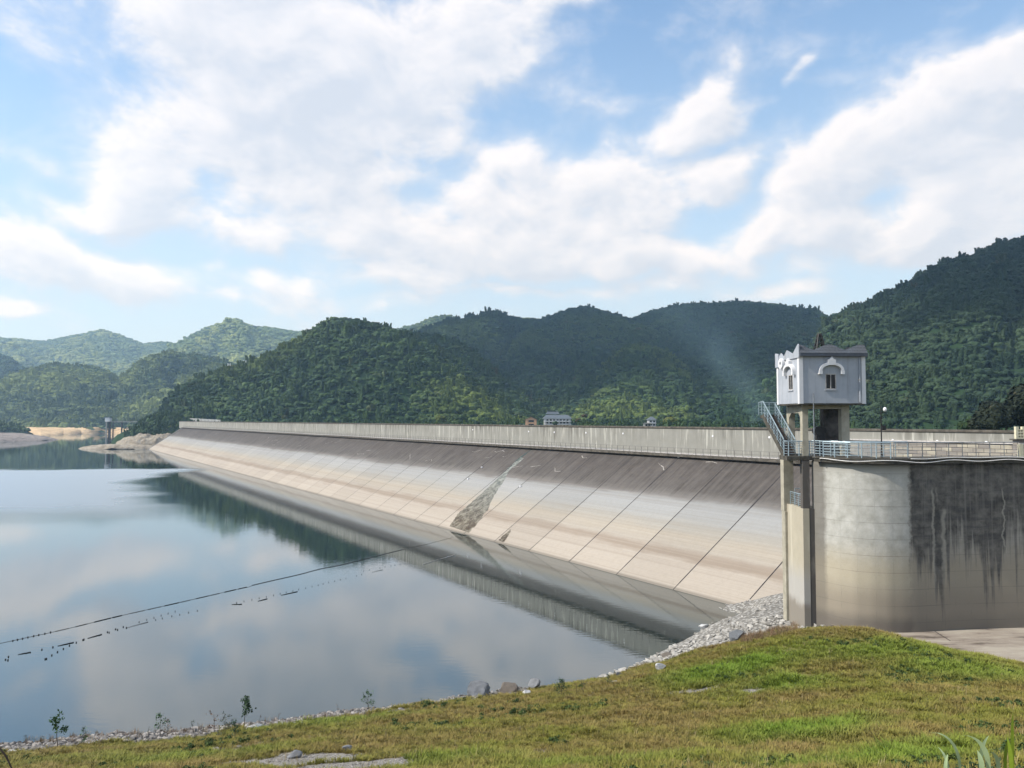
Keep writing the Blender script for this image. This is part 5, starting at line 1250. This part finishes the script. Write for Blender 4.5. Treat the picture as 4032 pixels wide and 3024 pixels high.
part(MB().box((22.1, 67.55, SZ1 - .14), (1.7, 1.29, .28)).build('landing', M['slab']), st)
p0 = (SX0 + .03, SD0, ZD + .2); p1 = (SX0 + .03, SD1, SZ1 + .1)
railing('stair_railing', 'outer pale blue railing of the staircase, turning along the landing', [p0, p1, (SX0 + .03, 68.15, SZ1), (22.9, 68.15, SZ1)], h=1.05, spacing=.9, bars=4, pr=.032)
railing('stair_railing', 'inner pale blue railing of the staircase next to the gatehouse', [(SX1 - .03, SD0, ZD + .2), (SX1 - .03, SD1 - .4, SZ1 - .1)], h=1.05, spacing=.9, bars=4, pr=.032)
railing('platform_railing', 'blue-grey railing along the front of the gatehouse platform', [(SX0 + .0, 61.8, ZD), (SX0 + .0, 61.12, ZD), (22.4, 61.08, ZD), (23.5, 61.08, ZD), (24.2, 60.6, ZD)], spacing=.8, pr=.04, bars=5)

# concrete apron in front of the wall
m, T, b = mat('apron_concrete', rough=.9, spec=.15); P = wcoord(T); n1 = noise(T, vm(T, 'MULTIPLY', P, (.35, 1, 1)), .6, 6, .65); n2 = noise(T, P, 3, 6, .7)
c = mixc(T, mapr(T, n1, .4, .62, 0, 1), (.36, .32, .26), (.23, .19, .155)); c = mixc(T, mapr(T, n1, .57, .66, 0, .9), c, (.085, .07, .055)); c = mixc(T, mapr(T, n2, .55, .75, 0, .4), c, (.45, .42, .36))
T.links.new(c, b.inputs['Base Color']); bump(T, b, n2, .4, .04)
mb = MB(); mb.add([(30.3, 50.5, ZA + .02), (60, 36, ZA + .1), (60, 70, ZA), (23.4, 61.0, ZA), (24.3, 57.0, ZA)], [(0, 1, 2, 3, 4)])
o = mb.build('concrete_apron', m); tag(o, 'stained concrete apron at the foot of the intake wall', 'pavement', kind='structure')
o = MB().box((30.2, 56.6, ZA - .3), (.06, 2.5, .64), -.1).build('apron_joint', M['joint']) ; tag(o, 'joint across the concrete apron', 'pavement', kind='structure')

# ================================================================== GRASS, WEEDS
def tuft(seed, n=16, h=.22, w=.012, spread=.09, bend=.5):
    rs = np.random.RandomState(seed); V = []; Fc = []
    for k in range(n):
        a = rs.uniform(0, 2 * PI); r = spread * math.sqrt(rs.uniform()); x, y = r * math.cos(a), r * math.sin(a)
        hh = h * rs.uniform(.5, 1.2); da = a + rs.normal(0, .6); bx, by = math.cos(da), math.sin(da); be = bend * rs.uniform(.2, 1) * hh; px_, py = -by * w, bx * w; b = len(V)
        for i, f in enumerate((0, .45, .8)):
            q = (x + bx * be * f * f, y + by * be * f * f, hh * f * (1 - .15 * f)); ww = 1 - .35 * f
            V += [(q[0] - px_ * ww, q[1] - py * ww, q[2]), (q[0] + px_ * ww, q[1] + py * ww, q[2])]
        V.append((x + bx * be * 1.25, y + by * be * 1.25, hh * .93))
        Fc += [(b, b + 1, b + 3, b + 2), (b + 2, b + 3, b + 5, b + 4), (b + 4, b + 5, b + 6)]
    return np.array(V), Fc
m, T, b = mat('grass_blades', rough=.7, spec=.2)
ta = T.nodes.new('ShaderNodeAttribute'); ta.attribute_type = 'INSTANCER'; ta.attribute_name = 'tone'
oi = T.nodes.new('ShaderNodeObjectInfo')
n1 = noise(T, oi.outputs['Location'], .22, 4, .6); n2 = noise(T, oi.outputs['Location'], 1.4, 3, .6)
c = mixc(T, mapr(T, n1, .38, .60, 0, 1), (.200, .200, .030), (.255, .190, .058))
c = mixc(T, mapr(T, n2, .50, .70, 0, .7), c, (.22, .145, .06))
c = mixc(T, mapr(T, n2, .42, .30, 0, .6), c, (.31, .31, .05))
c = mixc(T, ta.outputs['Fac'], c, (.150, .235, .020))
c = mixc(T, mapr(T, oi.outputs['Random'], 0, 1, 0, .4), c, (.11, .11, .03))
T.links.new(c, b.inputs['Base Color']); b.inputs['Transmission Weight'].default_value = 0
M['grass'] = m
rs = np.random.RandomState(77)
N = 270000; gy_ = rs.uniform(4, 66, N); gx_ = rs.uniform(-1, 1, N) * (.66 * gy_ + 5)
keep = rs.uniform(0, 66, N) < gy_ * 0 + np.clip(66 * (1.25 - gy_ / 110), 0, 66) * (gy_ / 66) ** .35; gx_, gy_ = gx_[keep], gy_[keep]
gzz = gz(gx_, gy_); stn = stony(gx_, gy_, gzz); bar = patch(gx_, gy_, BARE); grn = patch(gx_, gy_, GREEN); cl = fbm(gx_ * .9, gy_ * .9, 63, 3)
keep = (stn + rs.uniform(0, .5, len(gx_)) < .6) & (bar + rs.uniform(-.25, .25, len(gx_)) < .42) & (gzz > .12) & (cl + rs.uniform(0, .35, len(gx_)) > .42)
keep &= ~((gx_ > 22.5) & (gy_ > 57)) & (gzz > np.where((gx_ > 28) & (gy_ > 49), ZA - .3, -9))
gx_, gy_, gzz, grn, cl = gx_[keep], gy_[keep], gzz[keep], grn[keep], cl[keep]
gs = rs.uniform(.55, 1.15, len(gx_)) * (1 + .35 * grn) * (.45 + 1.1 * cl)
tps = [proto('grass_tuft', *tuft(400 + k, 22, .19, .010, .15, .7), M['grass']) for k in range(4)]
stuff_instances('grass', np.stack([gx_, gy_, gzz - .01], 1), rs.uniform(0, 6.28, len(gx_)), np.stack([gs * 1.15, gs * 1.15, gs], 1), tps, 'olive and green grass covering the bank', 'grass', tilt=rs.normal(0, .12, (len(gx_), 2)), extra=np.clip(grn * 1.1, 0, 1))
# darker leafy weeds, scattered in clumps through the grass
wm = m_foliage('weed_leaves', (.035, .065, .015), (.08, .12, .028), patch=.3)
N = 9000; wy = rs.uniform(18, 58, N); wx = rs.uniform(-.7, .7, N) * wy; wz = gz(wx, wy); f = fbm(wx * .25, wy * .25, 81, 3); keep = (f > .66) & (stony(wx, wy, wz) < .2) & (wz > .7) & ~((wx > 22) & (wy > 55)) & (patch(wx, wy, BARE) < .4)
wx, wy, wz = wx[keep], wy[keep], wz[keep]
wps = [proto('weed', *crown(500 + k, lobes=5, rad=.4, leaves=90, leaf=.2, core=False), wm) for k in range(3)]
ws_ = rs.uniform(.12, .30, len(wx)); stuff_instances('weeds', np.stack([wx, wy, wz - .03], 1), rs.uniform(0, 6.28, len(wx)), ws_, wps, 'dark leafy weeds growing through the grass', 'weeds')
# reddish dry weeds at the foot of the shaft
rm_, T, b = mat('dry_weed', rough=.9, spec=.1); oi = T.nodes.new('ShaderNodeObjectInfo')
T.links.new(mixc(T, oi.outputs['Random'], (.21, .13, .085), (.24, .19, .10)), b.inputs['Base Color'])
dps = [proto('dry_weed', *tuft(430 + k, 26, .55, .012, .22, .5), rm_) for k in range(3)]
pp = []
for _ in range(420):
    f = rs.uniform(); q = ghit(2925 + (3140 - 2925) * f, 2531 - 50 * f - rs.uniform(-8, 14)); pp.append(q + (rs.normal(0, .12), rs.normal(0, .2), -.03))
for _ in range(110):
    f = rs.uniform(); q = ghit(0 + 1500 * f, 2930 - 110 * f + rs.uniform(-3, 18)); pp.append(q + (rs.normal(0, .3), rs.normal(0, .3), -.03))
pp = np.array(pp); stuff_instances('dry_weeds', pp, rs.uniform(0, 6.28, len(pp)), rs.uniform(.3, .85, len(pp)), dps, 'rusty dry weeds beside the shaft and along the stony waterline', 'weeds')

stp = basic('straw_stalk', (.36, .29, .15), .8, vary=.3)
sps = [proto('straw_stalk', *tuft(460 + k, 5, .42, .006, .12, .35), stp) for k in range(3)]
N = 2600; wy = rs.uniform(18, 57, N); wx = rs.uniform(-.7, .7, N) * wy; wz = gz(wx, wy); keep = (fbm(wx * .3, wy * .3, 91, 3) > .5) & (stony(wx, wy, wz) < .2) & (wz > .5) & ~((wx > 22) & (wy > 54)); wx, wy, wz = wx[keep], wy[keep], wz[keep]
stuff_instances('dry_stalks', np.stack([wx, wy, wz - .02], 1), rs.uniform(0, 6.28, len(wx)), rs.uniform(.5, 1.2, len(wx)), sps, 'straw coloured dead stalks standing in the grass', 'weeds')
# ================================================================== STONES
def rock_mesh(seed, sub=2, sharp=.32, flat=.65):
    rs = np.random.RandomState(seed); V, Fc = ico(sub) if sub != 3 else ICO3; V = V.copy()
    for k in range(9):      # chop with planes to get facets
        n = rs.normal(0, 1, 3); n /= np.linalg.norm(n); d = rs.uniform(.35, .75); t = V @ n - d; V = V - np.where(t > 0, t, 0)[:, None] * n
    V = V * (1 + rs.normal(0, .03, (len(V), 1))); V = V * (1.25, .9, flat); return V, Fc
def m_stone(name, a, c, inst=False):
    m, T, b = mat(name, rough=.9, spec=.2); oi = T.nodes.new('ShaderNodeObjectInfo'); P = wcoord(T)
    n = noise(T, P, 2.2, 6, .65); cc = mixc(T, oi.outputs['Random'], a, c); cc = mixc(T, mapr(T, n, .45, .7, 0, .6), cc, tuple(q * .5 for q in a)); T.links.new(cc, b.inputs['Base Color']); bump(T, b, n, .6, .05); return m
mg = m_stone('grey_stone', (.10, .092, .085), (.36, .335, .31)); mw = m_stone('pale_stone', (.27, .255, .23), (.47, .45, .41))
SM = {}
for mt_, ky in ((mg, 'g'), (mw, 'w')): SM[ky] = [arr_mesh('stone', *rock_mesh(600 + k + (50 if ky == 'w' else 0)), mt_) for k in range(7)]
cand = []
N = 5200; f = rs.uniform(0, 1, N); sx_ = -36 + 36 * f + rs.normal(0, .2, N)
shore_y = []
# waterline strip, left: stones where the ground is just above water
N = 26000; sy = rs.uniform(42, 64, N); sx_ = rs.uniform(-36, 9, N); sz_ = gz(sx_, sy); st_ = stony(sx_, sy, sz_); wdt = np.where(sx_ < -9, 1.0, .30)
k = (st_ > .4) & (sz_ > -.05) & (sz_ < 1.7) & (rs.uniform(0, 1, N) < wdt * .75)
for x, y, z in zip(sx_[k], sy[k], sz_[k]): cand.append((x, y, z, rs.uniform(.08, .26) * (1.0 if x < -9 else .8), 'g'))
# pitched bank, right
N = 9000; sy = rs.uniform(56, 84, N); sx_ = rs.uniform(6.5, 25, N); sz_ = gz(sx_, sy); st_ = stony(sx_, sy, sz_); nn_ = sx_ * DN[0] + sy * DN[1]
k = (st_ > .7) & (sz_ > -.1) & (nn_ < PW - SL * (ZB - sz_) + .3) & ~((sx_ > 21.8) & (sy > 60.8) & (sy < 65.5)) & (rs.uniform(0, 1, N) < np.where(sy > 66, .05, .28))
for x, y, z in zip(sx_[k], sy[k], sz_[k]): cand.append((x, y, z, rs.uniform(.12, .34) * (1.25 if y < 64 and z < 1 else .9), 'w'))
# rubble at the foot of the shaft
for _ in range(26): cand.append((rs.uniform(22.2, 24.2), rs.uniform(60.0, 60.9), 3.3 + rs.uniform(0, .5), rs.uniform(.12, .3), 'w'))
for c_, rx_, ry_, a_ in BARE:
    for _ in range(int(60 * rx_ * ry_)):
        x_, y_ = c_[0] + rs.normal(0, rx_ * .6), c_[1] + rs.normal(0, ry_ * .6); cand.append((x_, y_, float(gz(x_, y_)[0]), rs.uniform(.018, .06), 'g'))
cand.sort(key=lambda q: -q[3] / q[1] * (1 if abs(q[0]) < q[1] * .66 else 0))
lab = {'g': ('angular grey stone lying in the rubble along the waterline', 'stones of the waterline rubble'), 'w': ('pale angular stone lying on the pitched bank by the gate shaft', 'stones on the pitched bank')}
cnt = {'g': 0, 'w': 0}; rest = {'g': [], 'w': []}
for (x, y, z, r, ky) in cand:
    if cnt[ky] < 149:
        cnt[ky] += 1; o = link(bpy.data.objects.new('stone', SM[ky][rs.randint(7)])); o.location = (x, y, z + r * .12); o.scale = (r, r, r * (.55 if ky == 'w' else .8)); o.rotation_euler = (rs.normal(0, .3), rs.normal(0, .3), rs.uniform(0, 6.28)); tag(o, lab[ky][0], 'stone', lab[ky][1])
    else: rest[ky].append((x, y, z + r * .1, r))
for ky in 'gw':
    if rest[ky]:
        q = np.array(rest[ky]); stuff_instances('rubble', q[:, :3], rs.uniform(0, 6.28, len(q)), q[:, 3], [bpy.data.objects.new('stone_source', m_) for m_ in SM[ky]], 'small %s stones filling the %s' % (('grey', 'waterline') if ky == 'g' else ('pale', 'pitched bank')), 'rubble', tilt=rs.normal(0, .25, (len(q), 2)))
# single boulders
mb1 = m_stone('boulder_grey', (.15, .16, .17), (.20, .205, .215))
mb2 = m_stone('boulder_brown', (.14, .12, .10), (.19, .165, .14))
mb3 = m_stone('boulder_dark', (.06, .065, .075), (.09, .095, .105)); mb4 = m_stone('boulder_pale', (.38, .38, .37), (.48, .48, .47))
for i, (x, y, wpx, mt_, fl, lb) in enumerate((
    (1888, 2742, 92, mb1, .75, 'large wedge-shaped grey boulder on the bank edge, leftmost of three'),
    (1996, 2725, 70, mb2, .75, 'rounded brown boulder on the bank edge, middle of three'),
    (2102, 2712, 52, mb1, 1.0, 'upright grey boulder with a pointed top on the bank edge, rightmost of three'),
    (2078, 2738, 36, mb4, .8, 'small white stone leaning against the pointed grey boulder'),
    (2600, 2640, 46, mb4, .7, 'pale boulder lying on bright green grass'),
    (2442, 2668, 26, mb3, 1.2, 'small dark blue-grey stone at the end of the pale rubble'),
    (2890, 2524, 66, mb1, .85, 'big grey boulder at the top of the grass edge beside red weeds'),
    (2630, 2588, 60, mb2, .35, 'flat brownish slab at the edge of the pale stones'),
    (1160, 2986, 54, mb1, .7, 'grey stone on bare gravel at the bottom left'),
    (1364, 2960, 36, mb1, .8, 'lone small grey stone on the brown grass right of the gravel stone'),
    (1005, 2872, 80, mb4, .35, 'long flat pale slab by the waterline below the tallest sapling'),
    (1165, 2858, 34, mb4, .5, 'small pale stone right of the long flat slab'),
    (1190, 2853, 24, mb4, .5, 'tiny pale stone at the end of the flat slabs'),
    (2418, 2692, 40, mb4, .3, 'flat pale stone half sunk in grass below the dark stone'),
    (40, 2968, 40, mb4, .4, 'flat white slab at the left edge of the rubble'),
    (3062, 2480, 40, mb2, .5, 'brown stone on the pitched bank above the red weeds'),
    (2770, 2478, 34, mb4, .9, 'square white block on the skyline of the pitched bank'))):
    q = ghit(x, y); r = wpx / F * q[1] / 1.9; V, Fc = rock_mesh(700 + i, 3, flat=fl); o = link(bpy.data.objects.new('boulder', arr_mesh('boulder', V, Fc, mt_)))
    o.location = (q[0], q[1], q[2] + r * fl * .55); o.scale = (r, r, r); o.rotation_euler = (.15 * math.sin(i * 2.1), .2 * math.cos(i * 1.7), .35 * math.sin(i * 5)); tag(o, lb, 'boulder', 'boulders on the bank')
# bare pale slabs in the grass
# ------------------------------------------------------------------ saplings along the bank edge
ml_ = {k: basic('leaf_' + k, c, .75, .2, vary=.3, scale=8) for k, c in (('green', (.05, .11, .035)), ('dark', (.035, .07, .03)), ('grey', (.09, .11, .08)), ('dry', (.16, .10, .07)))}
def sapling(x, y, hpx, seed, lf, name, label, nb=8, leaves=110, wide=.34, bare=.25, lsz=.045):
    q = ghit(x, y); h = hpx / F * q[1]; t = thing(name, label, 'plant', tuple(q), 'young plants along the bank edge'); rs_ = np.random.RandomState(seed)
    mb = MB(); sway = rs_.normal(0, .04 * h, 2); tipp = np.array([q[0] + sway[0], q[1] + sway[1], q[2] + h]); base = q - (0, 0, .05)
    mb.tube([base, (base + tipp) / 2 + rs_.normal(0, .02 * h, 3), tipp], .012 + .008 * h, 5, r2=.004); Cs = []
    for k in range(nb):
        f = bare + (1 - bare) * (k + rs_.uniform()) / nb; p = base + (tipp - base) * f; a = rs_.uniform(0, 2 * PI); L = wide * h * (1.1 - .7 * f) * rs_.uniform(.6, 1.1)
        e = p + (math.cos(a) * L, math.sin(a) * L * .8, L * rs_.uniform(.5, 1.1)); mb.tube([p, e], .006, 4, r2=.003)
        for j in range(leaves // nb): Cs.append(p + (e - p) * rs_.uniform(.35, 1.1) + rs_.normal(0, .05 * h, 3))
    mb.build('stem', M['bark'], t)
    Cs = np.array(Cs); V, Fq = leaf_quads(rs_, Cs, rs_.normal(0, 1, (len(Cs), 3)), lsz * max(h, .5)); o = link(bpy.data.objects.new('leaves', arr_mesh('leaves', V - q, Fq, ml_[lf]))); o.parent = t
for i, (x, y, h, lf, lb, nb, lv) in enumerate((
    (100, 2940, 50, 'grey', 'small forked grey-green sapling at the far left of the bank', 6, 30),
    (228, 2938, 122, 'green', 'tall thin green sapling standing in the rubble at the left', 10, 190),
    (166, 2938, 44, 'dry', 'bare twig between the forked and the tall sapling', 3, 8),
    (330, 2930, 66, 'green', 'leafy green weed in the rubble right of the tall sapling', 10, 120),
    (585, 2900, 40, 'grey', 'thin little sapling left of the double one', 4, 24),
    (632, 2902, 92, 'green', 'slim sapling with a reddish foot in the middle of the rubble', 8, 90),
    (660, 2895, 66, 'dry', 'dry brownish sapling right beside the slim one', 7, 50),
    (760, 2880, 50, 'dark', 'small tufted sapling on a thin stalk', 4, 30),
    (842, 2888, 84, 'dry', 'bare dry sapling left of the dark bushy one', 8, 40),
    (885, 2890, 78, 'grey', 'grey bushy weed left of the tallest dark sapling', 10, 120),
    (925, 2895, 60, 'dark', 'low dark green shrub below the tallest dark sapling', 12, 260),
    (960, 2868, 112, 'dark', 'tallest dark sapling with fine leaves on the bank edge', 12, 230),
    (1020, 2855, 46, 'dry', 'thin dry stalk right of the tallest dark sapling', 3, 12),
    (1095, 2845, 42, 'dry', 'short dry stalk above the small pale stones', 3, 14),
    (1330, 2798, 34, 'dry', 'short dry stalk left of the pale green bush', 3, 12),
    (1450, 2790, 66, 'green', 'pale green bush with spreading stems by the waterline', 14, 200),
    (1660, 2770, 26, 'green', 'low green weed on the bank left of the big boulders', 8, 70),
    (1690, 2766, 22, 'green', 'small green weed nearest the left of the big boulders', 8, 60),
    (2210, 2735, 60, 'dark', 'dark spreading shrub right of the three boulders', 16, 380),
    (2270, 2728, 46, 'dry', 'thin reddish stalk right of the dark shrub', 3, 16),
    (2298, 2724, 50, 'dry', 'taller reddish stalk farther right of the dark shrub', 3, 16),
    (2400, 2690, 36, 'dark', 'low green shrub near the end of the pale rubble', 14, 200),
    (2030, 2740, 44, 'dry', 'dry stalk between the brown and the pointed boulder', 3, 16))):
    sapling(x, y + 8, h, 800 + i, lf, 'sapling', lb, nb, lv, wide=.5 if 'shrub' in lb or 'bush' in lb else .3, bare=.05 if 'shrub' in lb or 'bush' in lb or 'weed' in lb else .4)
# broad-leaved grass close to the viewer at the lower right corner
def blade_plant(px, py, D, n, L, w, seed, mt_, label, spread=1.0, dirs=None):
    w *= 1.15; L *= 1.1
    q = at(px, py, D); gzv = float(gz(q[0], q[1])[0]); base = np.array([q[0], q[1], min(gzv, q[2]) - .02]); t = thing('reed_grass', label, 'plant', tuple(base)); rs_ = np.random.RandomState(seed)
    Hn = q[2] - base[2]
    for k in range(n):
        a = rs_.uniform(0, 2 * PI) if dirs is None else dirs[k][0]; ln = (L + Hn) * (rs_.uniform(.7, 1.1) if dirs is None else dirs[k][1]); be = rs_.uniform(.3, .8) * spread if dirs is None else dirs[k][2]
        V = []; m_ = 12; p = np.array(q) + (rs_.normal(0, .03), rs_.normal(0, .03), 0); ln = L * (rs_.uniform(.7, 1.1) if dirs is None else dirs[k][1]); th_ = PI / 2; hd = np.array([math.cos(a), math.sin(a), 0]); sd_ = np.array([-hd[1], hd[0], 0])
        sd_ = np.array([1.0, .25 * math.sin(k * 2.0 + seed), 0])
        V += [base + (-.006, 0, 0), base, base + (.006, 0, 0)]; m_ += 1
        for i in range(m_ - 1):
            f = i / (m_ - 2); ww = w * (.6 + .8 * f) * (1 - f ** 3) + .001; V += [p - sd_ * ww, p + (0, 0, -ww * .35), p + sd_ * ww]; th_ = PI / 2 - be * 2.2 * f ** 2.2; p = p + (hd * math.cos(th_) + np.array([0, 0, 1]) * math.sin(th_)) * ln / (m_ - 1)
        Fc = [(3 * i + j, 3 * i + j + 1, 3 * i + j + 4, 3 * i + j + 3) for i in range(m_ - 1) for j in (0, 1)]
        MB().add(V, Fc).build('blade', mt_, t, smooth=True)
mA = basic('pale_blade', (.33, .42, .22), .5, .35, vary=.15, scale=12); mB_ = basic('yellow_green_blade', (.24, .33, .03), .5, .35, vary=.2, scale=12); mC = basic('dark_leaf', (.022, .045, .012), .6, .3, vary=.4, scale=8)
PI_ = PI
blade_plant(3960, 3060, 5.0, 3, .36, .011, 3, mB_, 'upright yellow-green reed blades at the lower right corner', dirs=[(0.3, 1.05, .05), (2.6, .72, .12), (.2, .66, .2)])
blade_plant(3880, 3060, 4.6, 4, .30, .013, 5, mA, 'pale arching blades left of the upright reed in the corner', dirs=[(2.9, 1.0, .95), (3.5, .6, .7), (.4, .75, .6), (2.0, .5, .3)])
blade_plant(3740, 3080, 4.4, 3, .30, .008, 7, mA, 'long thin pale blade arching leftward near the bottom edge', dirs=[(3.05, 1.25, 1.1), (2.3, .6, .5), (.8, .5, .6)])
for px, py, D, r, sd_, lb in ((3870, 3030, 5.3, .10, 21, 'dark leafy weed among the pale blades'), (4020, 3050, 5.2, .10, 22, 'dark leafy weed cut off by the lower right corner'), (3790, 3050, 5.2, .06, 23, 'small dark weed left of the dark leafy one')):
    q = at(px, py, D); gzv = float(gz(q[0], q[1])[0]); zt = q[2] + r * .3; t = thing('leafy_weed', lb, 'plant', (q[0], q[1], gzv)); rs_ = np.random.RandomState(sd_)
    MB().tube([(q[0], q[1], gzv - .02), (q[0] + .02, q[1], (gzv + zt) / 2), (q[0], q[1], zt)], .008, 5).build('stem', M['bark'], t)
    C = rs_.normal(0, 1, (240, 3)) * (r * .5, r * .5, r * .35) + (q[0], q[1], zt - r * .3); V, Fq = leaf_quads(rs_, C, rs_.normal(0, .6, (240, 3)), .011, up=.8)
    o = link(bpy.data.objects.new('leaves', arr_mesh('leaves', V - np.array([q[0], q[1], gzv]), Fq, mC))); o.parent = t
q0_, q1_, q2_ = at(-30, 2925, 3.6), at(25, 2980, 3.6), at(70, 3080, 3.6)
o = MB().tube([q0_, (q0_ + q1_) / 2 + (.004, 0, .004), q1_, q2_, q2_ - (-.03, 0, .5)], .004, 6).build('twig', M['bark'], None, tuple(q2_)); tag(o, 'dark bare twig leaning in at the lower left corner', 'twig')

# ================================================================== FLOATING BOOM
def wat(zx, zy): q = px_dir(zx * .7233, 2000 + zy * .7233); t = -CZ / q[2]; return np.array([q[0] * t, q[1] * t, 0.0])
bl = [(-60, 752), (0, 738), (120, 712), (270, 680), (430, 643), (580, 605), (700, 577), (800, 555), (1000, 510), (1230, 457), (1300, 441), (1358, 430), (1372, 422), (1500, 392), (1630, 363), (1740, 333), (1840, 315), (1960, 286), (2100, 250), (2180, 230), (2330, 196), (2460, 162)]
P3 = np.array([wat(*p) for p in bl]); sgb = np.concatenate([[0], np.cumsum(np.linalg.norm(np.diff(P3, axis=0), axis=1))])
def bpos(s): return np.array([np.interp(s, sgb, P3[:, k]) for k in range(3)])
bt = thing('floating_boom', 'long dark line of floats stretching across the water to the dam', 'boom', tuple(P3[4]))
LB = sgb[-1]
MB().tube([bpos(s) + (0, 0, .02) for s in np.linspace(0, LB, 140)], .013, 5).build('rope', M['rope'], bt)
def sB(zx): return float(np.interp(zx, [p[0] for p in bl], sgb))
mb = MB(); S = [s for s in np.arange(sB(300), sB(1358), 1.9)][:60]
me_f = None
for s in S:
    c = bpos(s); d = bpos(s + 1.8); 
    d = c + (d - c) * rs.uniform(.5, 1); MB().tube([c + (0, 0, .03), d + (0, 0, .03)], rs.uniform(.016, .038), 6).build('float', M['float'], bt)
for s in np.arange(sB(1372), sB(2180), (sB(2180) - sB(1372)) / 38):
    c = bpos(s); d = bpos(s + 1.3); MB().tube([c + (0, 0, .04), d + (0, 0, .03)], .026, 6).build('float', M['float'], bt)
# loose floats beside the boom
loose = [(30, 827), (43, 830), (46, 812), (228, 772), (246, 824), (253, 822), (282, 803), (313, 785), (345, 768), (378, 750), (288, 759), (415, 734), (457, 717), (452, 719), (585, 677), (594, 679), (629, 661), (640, 664), (671, 649), (688, 653), (757, 622),
         (847, 610), (883, 602), (935, 590), (978, 581), (1026, 570), (1074, 560), (915, 575), (953, 564), (877, 586), (838, 598), (799, 609), (1288, 517), (1328, 509), (1371, 500), (1411, 492), (1450, 484), (1489, 476), (1525, 467), (1558, 460), (1594, 452), (1626, 444), (1664, 437),
         (1699, 428), (1732, 421), (1759, 414), (1789, 406), (1822, 399), (1853, 391), (1883, 384), (1941, 370), (1969, 363), (1980, 343), (2010, 337), (2068, 327), (2096, 321), (2128, 315), (2150, 312), (2178, 308),
         (70, 724), (95, 718), (123, 712), (152, 705), (183, 698), (211, 692), (244, 685), (275, 678)]
V, Fc = ICO2; fm_ = arr_mesh('float', V * (.068, .06, .055), Fc, M['float'], True)
for i, (a_, b_2) in enumerate(loose):
    q = wat(a_, b_2); o = link(bpy.data.objects.new('loose_float', fm_)); o.location = (q[0], q[1], .05); o.rotation_euler = (0, 0, i); k_ = 1.0 if q[1] < 75 else .8; o.scale = (k_, k_, k_)
    tag(o, 'small dark round float drifting on the water near the boom', 'float', 'loose floats drifting beside the boom')
for i, (a_, b_2, c_, d_2, lb) in enumerate(((98, 799, 170, 786, 'dark floating pole nearest the lower left'), (312, 753, 400, 733, 'tapering dark floating pole second from the left'), (475, 711, 552, 690, 'dark floating pole third from the left'),
    (686, 654, 805, 622, 'thin floating line of floats right of the third pole'), (1262, 526, 1316, 525, 'short knobbly floating log in the middle of the water'), (1405, 508, 1456, 495, 'short dotted floating line right of the knobbly log'),
    (1530, 476, 1620, 456, 'speckled floating line farther right of the knobbly log'), (2025, 351, 2082, 337, 'thin floating pole close to the dam'), (2300, 310, 2360, 290, 'pale line of drift floating by the dam slope'), (2360, 290, 2475, 258, 'pale drift line running toward the brown fan'))):
    q, r = wat(a_, b_2), wat(c_, d_2); mbx = MB(); n = 9; rr = .022 if 'thin' in lb else .045; pts = [q + (r - q) * k / n + (0, .05 * math.sin(k * 2 + i), .03) for k in range(n + 1)]
    mbx.tube(pts, rr * .45, 6, r2=rr); o = mbx.build('drift_pole', M['pipe'] if 'pale' in lb else M['float'], None, tuple(q)); tag(o, lb, 'driftwood')

# ================================================================== SMOKE AND HAZE
m = bpy.data.materials.new('smoke_volume'); m.use_nodes = True; T = m.node_tree; T.nodes.clear()
pv = T.nodes.new('ShaderNodeVolumePrincipled'); pv.inputs['Color'].default_value = (.45, .72, .85, 1); pv.inputs['Absorption Color'].default_value = (1, 1, 1, 1); ou = T.nodes.new('ShaderNodeOutputMaterial'); T.links.new(pv.outputs[0], ou.inputs['Volume'])
oc = T.nodes.new('ShaderNodeTexCoord'); g = oc.outputs['Object']
wv_n = T.nodes.new('ShaderNodeTexNoise'); wv_n.inputs['Scale'].default_value = .02; T.links.new(g, wv_n.inputs['Vector'])
gg = vm(T, 'ADD', g, vm(T, 'MULTIPLY', vm(T, 'SUBTRACT', wv_n.outputs[1], (.5, .5, .5)), (50, 0, 24)))
s3_ = T.nodes.new('ShaderNodeSeparateXYZ'); T.links.new(gg, s3_.inputs[0])
# plume leans to the left as it rises
cxx = mth(T, 'ADD', s3_.outputs[0], mth(T, 'MULTIPLY', s3_.outputs[2], .62)); wid = mth(T, 'ADD', 17.0, mth(T, 'MULTIPLY', s3_.outputs[2], .16))
rr = mth(T, 'DIVIDE', mth(T, 'ABSOLUTE', cxx), wid); fall = mapr(T, rr, 0, 1, 1, 0, True); zf = mapr(T, s3_.outputs[2], 25, 92, 1, 0, True)
nn_v = noise(T, g, .035, 3, .6)
T.links.new(mth(T, 'MULTIPLY', mth(T, 'MULTIPLY', fall, zf), mapr(T, nn_v, .3, .65, .0005, .007)), pv.inputs['Density'])
c0 = at(3010, 1690, 440)
o = MB().box((c0[0] - 20, 440, c0[2] + 44), (130, 26, 96)).build('smoke', m, None, (c0[0], 440, c0[2])); tag(o, 'thin blue smoke drifting up from the valley behind the stairs', 'smoke', kind='stuff')
sc.cycles.volume_step_rate = 4; sc.cycles.volume_max_steps = 64

HAZE = .00014
m = bpy.data.materials.new('haze_air'); m.use_nodes = True; T = m.node_tree; T.nodes.clear()
pv = T.nodes.new('ShaderNodeVolumePrincipled'); pv.inputs['Color'].default_value = (.46, .70, 1.0, 1); pv.inputs['Absorption Color'].default_value = (1, 1, 1, 1); pv.inputs['Density'].default_value = HAZE; pv.inputs['Anisotropy'].default_value = .2
ou = T.nodes.new('ShaderNodeOutputMaterial'); T.links.new(pv.outputs[0], ou.inputs['Volume'])
o = MB().box((-400, 2050, 220), (7000, 4300, 452)).build('haze', m, None, (0, 0, 0)); tag(o, 'pale blue haze in the air over the valley', 'haze', kind='stuff')
